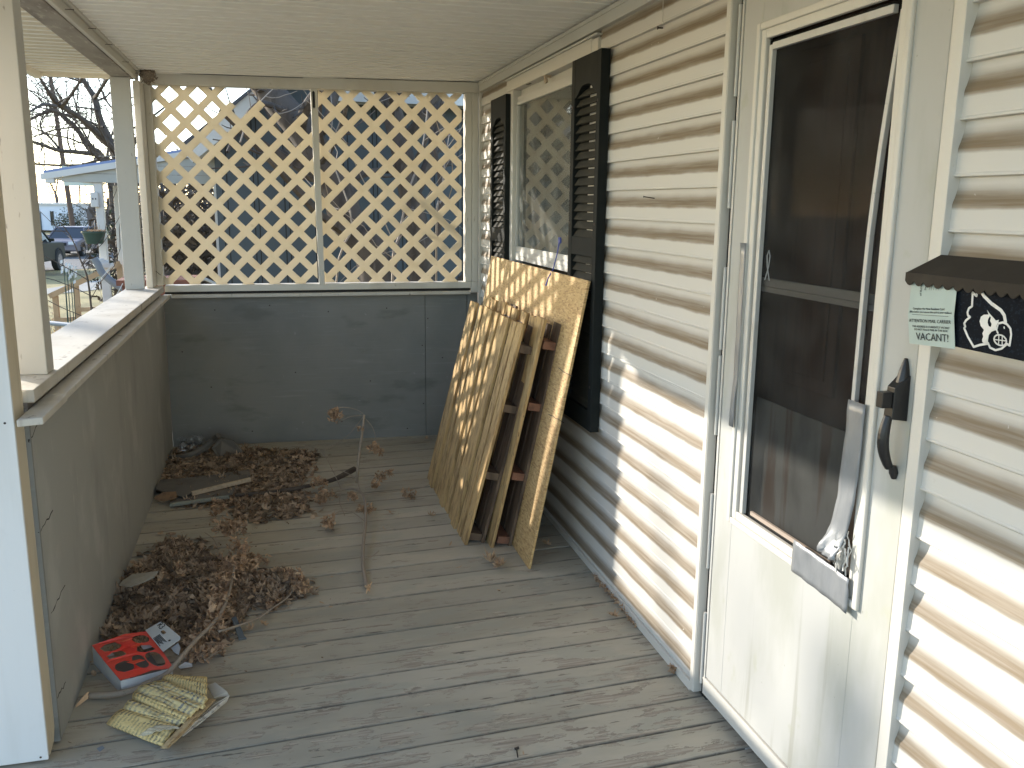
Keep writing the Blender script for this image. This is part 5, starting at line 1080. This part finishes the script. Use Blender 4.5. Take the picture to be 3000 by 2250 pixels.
# hanging planter
c0, c1 = npz(238,677,Y0-.25), npz(311,677,Y0-.25); cb = npz(275,714,Y0-.25); R1 = (c1.x-c0.x)/2; cx = (c0.x+c1.x)/2; m = MB(); N_ = 24; prof = [(R1*1.03,c0.z),(R1*1.03,c0.z-.02),(R1*.95,c0.z-.022),(R1*.68,cb.z),(0.001,cb.z),]
for r_, z in prof:
    for i in range(N_): t = 2*math.pi*i/N_; m.v.append(Vector((cx+r_*math.cos(t), Y0-.25+r_*.8*math.sin(t), z)))
for j in range(len(prof)-1):
    for i in range(N_): m.f.append((j*N_+i, j*N_+(i+1)%N_, (j+1)*N_+(i+1)%N_, (j+1)*N_+i))
pl = thing('hanging_planter', (cx,Y0-.25,cb.z), 'dark green tapered planter on the neighbour porch post', 'planter'); m.build('pot', M['greenpl'], pl, smooth=False)
m = MB(); q = random.Random(4); 
for i in range(60): t = q.uniform(0,6.3); r_ = R1*q.random()**.5*.95; m.add(*leafshape((cx+r_*math.cos(t),Y0-.25+r_*.8*math.sin(t),c0.z-.005+q.uniform(0,.015)), .03, (q.gauss(0,.6),q.gauss(0,.6),1), t, .8, q))
for i in range(7): t = q.uniform(0,6.3); r_ = R1*.5; p = Vector((cx+r_*math.cos(t),Y0-.25+r_*.6*math.sin(t),c0.z)); m.tube([p,p+Vector((q.uniform(-.02,.02),0,q.uniform(.04,.10)))], .002, 4)
m.build('dead_plants', M['leafp'], pl)
# ramp handrail
hr = thing('ramp_handrail', npz(250,900,14), 'new lumber handrail sloping down a ramp in front of the neighbour porch', 'handrail')
Yr = 14.0
def hpnt(px, py, y=Yr): return at(px, py, 1, y)
m = MB(); m.beam(hpnt(145,868), hpnt(352,771), .06, .075); m.build('top_rail', M['railwood'], hr)
for (px, y0_, y1_) in ((160,866,942),(221,838,930),(348,776,872)):
    t_, b_ = hpnt(px,y0_), hpnt(px,y1_); m = MB(); m.box(t_.x-.035,t_.x+.035,Yr,Yr+.07,b_.z-.25,t_.z); m.build('rail_post', M['railwood'], hr)
m = MB(); m.beam(hpnt(170,938), hpnt(262,930), .04, .06); m.beam(hpnt(222,908), hpnt(290,904), .04, .06); m.build('lower_rail', M['railwood'], hr)
m = MB(); P = smoothp([npz(275,757,11.4), npz(287,775,11.4), npz(300,800,11.4), npz(335,830,11.4), npz(372,852,11.4)]); m.tube(P, .042, 10); solo(m, 'downspout', M['pvc'], 'bent blue grey drain pipe beside the neighbour porch post', 'pipe')
m = MB(); q = random.Random(6)
for (px, py, r_) in ((289,768,.045),(303,775,.05),(318,780,.035)): c = npz(px,py,11.9); m.disc_cyl(c, (1,.3,.1), r_, .12, 12)
solo(m, 'porch_bells', M['nwhite'], 'row of white rounded jars hanging by the neighbour post', 'jars')
# chain link fence with grey rails
fn_ = thing('chain_link_fence', (-2.4, 8.3, G), 'low chain link fence with grey pipe rails right behind the porch rail', 'fence')
zf_ = at(200,950,1,8.2).z
A0 = at(100,942,2,zf_); A1 = at(260,958,2,zf_); dv = (A1-A0).normalized(); A0 = A0-dv*3; A1 = A1+dv*.5
m = MB(); m.tube([A0, A1], .020, 10); B0_ = at(120,1005,2,zf_-.08); B1_ = at(215,982,2,zf_-.08); m.tube([B0_-(B1_-B0_)*.6, B1_+(B1_-B0_)*.15], .018, 10); m.build('pipe_rail', M['pvc'], fn_)
m = MB(); q = random.Random(2); Lf = (A1-A0).length; k = 0
while k*.06 < Lf:
    p = A0+dv*(k*.06)
    for sg in (1,-1):
        P = [p+dv*(sg*.03*((j)%2))+Vector((0,.006*((j+k)%2),-j*.05)) for j in range(30) if zf_-j*.05 > G]; m.tube(P, .0016, 3, cap=False)
    k += 1
m.build('wire_mesh', M['steel'], fn_)
for t_ in (.18,.9):
    m = MB(); p = A0.lerp(A1,t_); m.tube([p, Vector((p.x,p.y,G))], .024, 8); m.build('fence_post', M['steel'], fn_)
# garden stakes and trellis wires
g_st = 'thin garden stakes with glass ornaments'
for i, (px, top, bot, s) in enumerate(((187,776,955,.03),(197,795,960,.0),(205,772,958,.028),(212,790,962,.02),(193,845,955,.0))):
    y_ = 8.8; a, b = at(px,top,1,y_), at(px+2,bot,1,y_); m = MB(); m.tube([a, Vector((b.x,b.y,-.9))], .004, 5)
    st = thing('garden_stake', (b.x,b.y,-.9), ['wire garden stake with a glass ball, leftmost of five','plain short garden stake, second from the left','tallest garden stake with a glass ornament, in the middle','garden stake with a small glass drop, rightmost','half-height plain stake among the ornamented ones'][i], 'garden stake', g_st); m.build('rod', M['greenpl'], st)
    if s:
        q = random.Random(i); m = MB()
        for j in range(7): c = a+Vector((q.uniform(-.04,.04),q.uniform(-.02,.02),q.uniform(-.12,.03))); m.obox(c, (.009,0,.004), (0,.009,0), (0,.003,.014))
        m.build('ornament', M['plate'], st)
# ---- vehicles
def car(name, base, hd, prof, cabin, width, wheels, paint, label, cat, lamps=True, rear=False):
    """prof: side outline (l, z); cabin: greenhouse outline; hd heading angle; +l is forward"""
    c, s_ = math.cos(hd), math.sin(hd); F = Vector((c,s_,0)); S = Vector((-s_,c,0)); base = Vector(base)
    def wp(l, y, z): return base+F*l+S*y+Vector((0,0,z))
    root = thing(name, base, label, cat); hw = width/2
    def shell(pr, hb, ht, zb, zt):
        m = MB(); n = len(pr)
        rows = []
        for sgn in (-1,1):
            for (l, z) in pr:
                t = (z-zb)/(zt-zb) if zt > zb else 0; m.v.append(wp(l, sgn*(hb+(ht-hb)*max(0,min(1,t))), z))
        m.f = [tuple(range(n)), tuple(range(n,2*n))[::-1]]+[(i,(i+1)%n,(i+1)%n+n,i+n) for i in range(n)]; return m
    zs = [z for l, z in prof]; shell(prof, hw, hw*.95, min(zs), max(zs)).build('body', paint, root, bevel=.05)
    zc = [z for l, z in cabin]; shell(cabin, hw*.93, hw*.74, min(zc), max(zc)).build('cabin_glass', M['carglass'], root, bevel=.03)
    m = MB(); top = [p for p in cabin if p[1] > max(zc)-.12]; l0, l1 = min(p[0] for p in top), max(p[0] for p in top)
    m.hexa([wp(l0-.03,-hw*.76,max(zc)-.02),wp(l1+.03,-hw*.76,max(zc)-.02),wp(l1+.03,hw*.76,max(zc)-.02),wp(l0-.03,hw*.76,max(zc)-.02)], [wp(l0+.05,-hw*.68,max(zc)+.035),wp(l1-.05,-hw*.68,max(zc)+.035),wp(l1-.05,hw*.68,max(zc)+.035),wp(l0+.05,hw*.68,max(zc)+.035)])
    m.build('roof', paint, root, bevel=.02)
    m = MB()
    cb = min(zc)+.02
    for sg in (-1,1):
        xs_ = [min(p[0] for p in cabin), max(p[0] for p in cabin)]
        for (lb, lt) in ((xs_[1]-.02, l1),(xs_[0]+.02, l0),((l0+l1)/2+.05,(l0+l1)/2)): m.beam(wp(lb, sg*hw*.935, cb), wp(lt, sg*hw*.745, max(zc)), .05, .05, up=S)
    m.build('pillars', paint, root)
    for l, r in wheels:
        for sg in (-1,1):
            m = MB(); m.disc_cyl(wp(l, sg*(hw-.09), r), S, r, .22, 26); wh = m.build('wheel', M['tyre'], root, bevel=.02)
            m = MB(); m.disc_cyl(wp(l, sg*(hw+.015), r), S, r*.62, .03, 20); m.build('rim', M['chrome'], wh)
            m = MB(); m.tube([wp(l+math.cos(a)*r*1.14, sg*(hw-.01), r+math.sin(a)*r*1.14) for a in [math.pi*j/12 for j in range(13)]], .03, 5); m.build('wheel_arch', M['tyre'], wh)
    fe = max(p[0] for p in prof)
    for sg in (-1,1):
        m = MB(); m.obox(wp(fe-.015, sg*hw*.72, (min(zs)+max(zs))*.5+.08), F*.03, S*.15, (0,0,.07)); m.build('headlight', M['plate'], root, bevel=.015)
        m = MB(); m.obox(wp(max(p[0] for p in cabin)-.25, sg*(hw+.05), min(zc)+.10), F*.05, S*.09, (0,0,.06)); m.build('wing_mirror', paint, root, bevel=.015)
    m = MB(); m.obox(wp(fe-.01,0,(min(zs)+max(zs))*.5+.03), F*.025, S*hw*.45, (0,0,.07)); m.build('grille', M['tyre'], root)
    m = MB(); m.obox(wp(fe+.02,0,min(zs)+.12), F*.05, S*hw*.95, (0,0,.07)); m.build('bumper', M['tyre'] if rear else paint, root, bevel=.02)
    m = MB(); m.obox(wp(fe+.075,0,min(zs)+.13), F*.004, S*.17, (0,0,.06)); m.build('licence_plate', M['plate'], root)
    return root
pk0 = at(152,806,2,G)
car('pickup_truck', (pk0.x-1.35, pk0.y+1.0, G), math.radians(84), [(-2.6,.42),(2.45,.42),(2.5,.95),(2.35,1.08),(.9,1.14),(-2.55,1.12),(-2.6,.9)], [(-.9,1.13),(1.05,1.12),(.35,1.75),(-.75,1.76)], 1.9, ((-1.6,.40),(1.65,.40)), M['carpaint'], 'dark olive pickup truck parked facing away at the kerb', 'truck')
sd0 = at(205,752,2,G)
car('sedan_car', (sd0.x-.1, sd0.y+1.6, G), math.radians(-97), [(-2.2,.30),(2.2,.28),(2.22,.62),(2.0,.76),(1.0,.88),(-1.5,.92),(-2.2,.86)], [(-1.7,.90),(1.05,.87),(.35,1.36),(-.95,1.38)], 1.75, ((-1.35,.31),(1.35,.31)), M['carpaint2'], 'silvery purple sedan facing the camera on the far side of the street', 'car')
# mobile home and pole
mh0, mh1 = at(92,677,2,G), at(203,672,2,G); yM = 84
def mp(px, py): return at(px, py, 1, yM)
mh = thing('mobile_home', (mp(150,677).x, yM, G), 'bluish white mobile home with a dark door beyond the street', 'house')
a_, b_ = mp(70,600), mp(203,675)
m = MB(); m.box(a_.x, b_.x, yM, yM+12, b_.z, mp(150,600).z); m.build('wall', M['mobile'], mh)
m = MB(); m.box(a_.x-.2, b_.x+.1, yM-.2, yM+12, mp(150,600).z+.003, mp(150,595).z); m.build('roof', M['nwhite'], mh)
m = MB(); c = mp(113,650); m.box(mp(105,650).x, mp(122,650).x, yM-.06, yM-.003, mp(0,672).z, mp(0,621).z); m.build('door', M['nwall'], mh)
for px in (150,157): m = MB(); m.box(mp(px-1.5,640).x, mp(px+1.5,640).x, yM-.06, yM-.003, mp(0,660).z, mp(0,617).z); m.build('shutter', M['ink'], mh)
m = MB(); m.box(mp(151.7,640).x, mp(155.3,640).x, yM-.05, yM-.003, mp(0,655).z, mp(0,618).z); m.build('window', M['carglass'], mh)
p = at(205,676,1,62); m = MB(); m.tube([(p.x+.25,62,G),(p.x-.35,62,9)], [.16,.12], 10); solo(m, 'utility_pole', M['pole'], 'brown wooden utility pole between the mobile home and the bushes', 'pole')
# ---- bare trees
def grow(m, P, r0, r1, q, depth, dens=1.0, sides=6, maxd=3, spread=.8, grav=.02):
    """limb along P tapering r0->r1, then side shoots"""
    P = [Vector(p) for p in P]; n = len(P); rr_ = [r0+(r1-r0)*(i/(n-1)) for i in range(n)]
    m.tube(P, rr_, sides if depth == 0 else (5 if depth == 1 else (4 if depth == 2 else 3)), cap=False)
    if depth >= maxd: return
    Ln = sum((P[i+1]-P[i]).length for i in range(n-1))
    cnt = int(Ln*dens*(3.0 if depth == 0 else (4.6 if depth == 1 else 6.0)))+1
    for k in range(cnt):
        t = q.uniform(.12 if depth == 0 else .08, 1); i = min(int(t*(n-1)), n-2); f = t*(n-1)-i; p = P[i].lerp(P[i+1], f); d = (P[i+1]-P[i]).normalized(); rp = rr_[i]+(rr_[i+1]-rr_[i])*f
        side = Vector((q.gauss(0,1),q.gauss(0,1),q.gauss(.25,1))); side = (side-d*side.dot(d)).normalized(); nd = (d*q.uniform(.3,.9)+side*spread).normalized()
        L = Ln*q.uniform(.22,.5)*(1-.45*t); L = min(L, 3.2 if depth == 0 else (1.5 if depth == 1 else .7)); seg = 6 if depth == 0 else (5 if depth == 1 else 3); Q = [p]; 
        for j in range(seg):
            nd = (nd+Vector((q.gauss(0,.17),q.gauss(0,.17),q.gauss(grav,.17)))).normalized(); Q.append(Q[-1]+nd*L/seg)
        rc = max(.004, min(rp*q.uniform(.22,.5), .03 if depth else .05)); grow(m, Q, rc, max(.003, rc*.35), q, depth+1, dens, sides, maxd, spread, grav)
def tree_px(name, limbs, ypl, seed, label, dens=1, maxd=3, group=None, basez=G):
    """limbs: (points in sight px, r0, r1, depth offsets y0->y1)"""
    q = random.Random(seed); b = at(*limbs[0][0][0], 1, ypl)
    root = thing(name, (b.x, ypl, basez), label, 'tree', group); tr = MB(); cr = MB()
    for i, (pts, r0, r1, ya, yb_) in enumerate(limbs):
        n = len(pts); P = [at(p[0], p[1], 1, ypl+ya+(yb_-ya)*k/(n-1)) for k, p in enumerate(pts)]
        if i == 0: P[0].z = min(P[0].z, basez)
        tgt = MB(); P = smoothp(P, 4)
        grow(tgt, P, r0, r1, q, 0, dens, 8, maxd)
        nv = len(P)*8; (tr if i == 0 else cr).v.extend([]) 
        mm = tr if i == 0 else cr
        # limb itself belongs to the trunk mesh for the first, its twigs to the crown
        if i == 0:
            nf = (len(P)-1)*8; tr.v = tgt.v[:nv]; tr.f = tgt.f[:nf]; off = len(cr.v); cr.v += tgt.v[nv:]; cr.f += [tuple(x-nv+off for x in f) for f in tgt.f[nf:]]
        else:
            off = len(cr.v); cr.v += tgt.v; cr.f += [tuple(x+off for x in f) for f in tgt.f]
    tr.build('trunk', M['bark'], root, smooth=True); cr.build('crown', M['bark'], root); return root
def c5(*P): return [(50+x*.2532, 180+y*.2532) for x, y in P]
TY = 19.0
tree_px('bare_tree', [
    (c5((1215,3200),(1180,1400),(1100,1000),(960,680),(900,430),(800,270),(700,60),(640,-200)), 0.099, 0.030, 0, 1),
    (c5((1110,1010),(900,800),(720,640),(540,540),(440,470),(380,380),(290,230),(150,0)), 0.064, 0.017, 0, -2),
    (c5((890,430),(930,380),(1000,270),(1090,150),(1250,0),(1400,-200)), 0.041, 0.015, .6, -1),
    (c5((520,520),(600,420),(690,290),(760,180),(860,60)), 0.035, 0.013, -1, -2),
    (c5((450,520),(300,500),(150,580),(0,650)), 0.032, 0.013, -1.6, -3),
    (c5((1000,760),(880,740),(700,700),(600,560),(600,420)), 0.017, 0.008, 0, 2),
    (c5((940,560),(820,540),(700,530),(560,520)), 0.020, 0.008, .5, -1),
    (c5((1150,1150),(1180,700),(1010,420),(960,250),(900,80)), 0.029, 0.010, 1, 3)], TY, 5, 'large bare tree with heavy forked limbs behind the neighbour porch roof', dens=1.25)
tree_px('bare_tree', [
    (c5((1230,3400),(1100,1500),(960,1080),(830,1000),(700,790),(560,660),(440,580),(300,600),(100,700)), 0.093, 0.025, 0, 0),
    (c5((930,1075),(650,1045),(480,1030),(330,980),(160,920),(0,850),(-150,760)), 0.058, 0.017, 0, -1.5),
    (c5((480,1000),(380,880),(290,800),(270,700),(350,500),(330,300)), 0.029, 0.010, -.5, 1),
    (c5((700,800),(600,720),(540,640),(500,500),(380,300),(200,150)), 0.029, 0.010, 0, 2),
    (c5((860,1040),(740,940),(640,960),(520,900),(500,780)), 0.017, 0.008, 0, 1)], TY+5, 8, 'second bare tree with a long low horizontal limb behind the first', dens=1.15)
c3p = lambda *P: [(400+x*.4747, 180+y*.4747) for x, y in P]
tree_px('bare_tree', [
    (c3p((1560,2300),(1480,1300),(1330,1080),(1240,800),(1130,600),(1020,420),(900,280),(780,130),(620,-100)), .17, .12, 0, .6),
    (c3p((1010,420),(1040,300),(1130,150),(1200,-60)), .06, .03, .2, -.5),
    (c3p((1140,620),(1250,450),(1300,260),(1380,60)), .03, .012, 0, -.8),
    (c3p((900,300),(760,260),(650,380),(560,560)), .03, .012, .3, -.6)], 8.2, 14, 'leaning bare tree close behind the middle of the lattice', dens=.75, maxd=2)
tree_px('bare_tree', [
    (c3p((1760,2400),(1760,1300),(1700,880),(1640,560),(1560,240),(1500,0)), .13, .09, 0, .4),
    (c3p((1700,900),(1620,1100),(1600,1250),(1560,1500)), .02, .012, 0, -.7),
    (c3p((1690,860),(1800,640),(1850,420),(1870,200),(1900,0)), .06, .045, .1, .6),
    (c3p((1860,1100),(1880,800),(1830,480),(1800,300)), .025, .015, -.8, -.6)], 8.6, 15, 'two-stemmed bare tree behind the right lattice panel', dens=.7, maxd=2)
# bare tree out to the left whose boughs soften the sunlight on the door
q = random.Random(31); TP = Vector((1.35,2.0,.5))+Vector((-1,1.121,.5125))*13
root = thing('bare_tree', (TP.x-1.5, TP.y+1.2, G), 'bare street tree beyond the open left side of the porch', 'tree')
m = MB(); t0 = Vector((TP.x-1.5, TP.y+1.2, G)); P = [t0, t0+Vector((.1,0,2)), t0+Vector((.3,-.1,4)), t0+Vector((.3,0,6)), t0+Vector((.1,.1,9))]; m.tube(smoothp(P), [.22-.008*i for i in range(17)], 10); m.build('trunk', M['bark'], root, smooth=True)
m = MB()
for z0, d in ((3.2,(1.6,-1.2,.9)),(4.0,(2.2,-1.9,1.6)),(4.9,(2.0,-1.3,1.1)),(3.6,(1.2,-2.3,1.9)),(5.6,(1.6,-1.9,.8)),(6.3,(-1.5,1,1.2)),(2.8,(1.9,-1.6,1.6))):
    b0 = t0+Vector((.25,0,z0)); d = Vector(d); grow(m, smoothp([b0, b0+d*.5+Vector((0,0,-.15)), b0+d, b0+d*1.7+Vector((0,.2,.5))]), .055, .02, q, 0, .45, maxd=2)
m.build('crown', M['bark'], root)
# pale whippy stems catching the sun near the lattice
for i, (P, r) in enumerate(((c3p((1230,1400),(1330,1010),(1240,700),(1190,560),(1210,330),(1190,150)),.008),(c3p((1580,1360),(1620,1080),(1680,800),(1760,560),(1800,250)),.011),(c3p((1850,1080),(1880,860),(1900,640),(1930,450)),.009),(c3p((640,500),(700,330),(800,210),(900,120)),.006),(c3p((850,330),(960,300),(1060,230)),.004))):
    m = MB(); q = random.Random(50+i); PP = [at(p[0],p[1],1,7.2+.2*k) for k, p in enumerate(P)]
    if i < 3: PP = [Vector((PP[0].x, PP[0].y, G))]+PP
    grow(m, smoothp(PP), r*1.3, r*.5, q, 1, .35, maxd=2); solo(m, 'sapling', M['twig'], ['pale whip behind the left part of the right lattice','pale curved stem crossing the middle of the right lattice','pale stem near the right edge of the lattice','pale twig across the broken lattice corner','short pale twig just left of the mullion'][i], 'sapling', group='pale saplings close behind the lattice')
# sapling in the yard
m = MB(); q = random.Random(77); P = [at(*p,1,8.0) for p in ((276,955),(268,910),(261,845),(252,800),(235,760),(222,725),(205,690),(176,650))]; P.insert(0, Vector((P[0].x,8.0,G)))
grow(m, smoothp(P), .011, .004, q, 1, .55, maxd=2, spread=1.1); solo(m, 'sapling', M['bark'], 'thin dark leafless sapling in front of the ramp handrail', 'sapling')
for i, P in enumerate((((272,930),(330,880),(360,830)),((262,850),(310,800),(330,770)),((140,880),(190,905),(265,935)))):
    m = MB(); m.tube(smoothp([at(*p,1,8.4) for p in P]), .0035, 5); solo(m, 'wire_line', M['nwhite'] if i < 2 else M['bark'], ['pale cord running up from the sapling foot','short pale cord above the first','dark drooping twig left of the sapling'][i], 'cord')
# distant wood and shrubs
def wood(name, n, x0, x1, y0, y1, h, seed, label, mt):
    q = random.Random(seed); m = MB()
    for i in range(n):
        x = q.uniform(x0,x1); y = q.uniform(y0,y1); H = h*q.uniform(.7,1.2); P = [Vector((x,y,G))]
        for j in range(5): P.append(P[-1]+Vector((q.gauss(0,.25),q.gauss(0,.25),H/6)))
        grow(m, P, .16*q.uniform(.5,1.3), .05, q, 0, .55, maxd=3, spread=1.0)
    m.build(name, mt, label=label, cat='wood', kind='stuff')
wood('distant_wood', 60, -36, 6, 84, 104, 8.5, 3, 'far belt of bare brown trees beyond the street', mat('far_bark', (.12,.098,.09), .95))
wood('distant_wood', 30, -11.2, 4, 62, 78, 6, 4, 'bare trees on the far side of the street behind the sedan', mat('mid_bark', (.10,.08,.066), .95))
m = MB(); q = random.Random(12)
def bush(px, py, w_, h_, y, label, n=900, mt='shrub'):
    c = at(px, py, 1, y); m = MB()
    for i in range(n):
        d = Vector((q.gauss(0,1),q.gauss(0,1),q.gauss(0,1))).normalized()*(q.random()**.4); p = Vector((c.x+d.x*w_, y+d.y*w_, G+h_*.5+d.z*h_*.55)); 
        if p.z < G: continue
        m.add(*leafshape(p, .16*q.uniform(.5,1.5), (q.gauss(0,1),q.gauss(0,1),q.gauss(0,1)), q.uniform(0,6), .6, q, 2))
    for k in range(5): m.tube([(c.x+q.uniform(-.2,.2)*w_,y,G),(c.x+q.uniform(-.6,.6)*w_,y+q.uniform(-.3,.3),G+h_*.6)], .03, 5)
    solo(m, 'shrub', M[mt], label, 'shrub')
wood('distant_wood', 46, -9.6, 4, 51, 60, 5.5, 9, 'brown thicket of bare stems at the street bend', mat('near_bark', (.115,.092,.078), .95))
bush(225,675,1.5,2.3,66,'dark rounded evergreen bush beside the utility pole'); bush(200,676,1.0,1.9,67,'smaller dark bush at the corner of the mobile home'); 
bush(440,760,1.5,2.6,24,'dark shrub seen low through the left side of the lattice', 1500); bush(560,800,1.4,2.4,21,'dark shrub low behind the middle of the left lattice', 1200)
M['brush'] = mat('dry_brown_brush', (.085,.065,.048), .9, island=.4)
bush(505,720,1.5,3.4,17.5,'tall dark brown brush behind the lower left of the lattice',4200,'brush'); bush(585,720,.9,3.0,16,'dark brown brush against the corner of the slate house',2600,'brush')
# masonry planter and bits behind the lattice
m = MB(); a_ = at(470,830,1,10.6); b_ = at(560,880,1,10.6); m.box(a_.x-.4, b_.x, 10.6, 11.2, G, a_.z-.02); m.box(a_.x-.45, b_.x+.04, 10.55, 11.25, a_.z-.0195, a_.z+.04); solo(m, 'brick_planter', M['brick'], 'low red brick planter box seen through the bottom left of the lattice', 'planter')
m = MB(); c = at(600,830,1,10.2); 
m.tube([c+Vector((-.12,0,-.3)), c+Vector((-.10,0,.0)), c+Vector((0,0,.05)), c+Vector((.10,0,0)), c+Vector((.12,0,-.3))], .02, 8); solo(m, 'garden_chair', M['nwhite'], 'arched white metal chair back behind the bottom of the lattice', 'chair')
# fallen leaves over the yard
m = MB(); q = random.Random(44)
for i in range(2600):
    y = 7.5+26*q.random()**1.4; x = -y*.36+q.uniform(-2.4,3.4); m.add(*leafshape((x,y,G+.015), .07*q.uniform(.5,1.3), (q.gauss(0,.4),q.gauss(0,.4),1), q.uniform(0,6), .5, q, q.choice([0,1,2])))
m.build('yard_leaves', M['leafp'], label='dry leaves strewn over the yard beyond the porch', cat='leaf litter', kind='stuff')
m = MB(); q = random.Random(45)
for i in range(5200):
    y = 8+20*q.random()**1.6; x = -y*.34+q.uniform(-2.2,2.6); h = q.uniform(.02,.06); a = q.uniform(0,3.1); d = Vector((math.cos(a),math.sin(a),0))*.012; p = Vector((x,y,G+.002)); m.add([p-d, p+d, p+Vector((q.gauss(0,.02),q.gauss(0,.02),h))], [(0,1,2)])
m.build('grass_blades', mat('straw_grass', (.34,.29,.14), .9, island=.4), label='short tufts of straw coloured winter grass', cat='grass', kind='stuff')
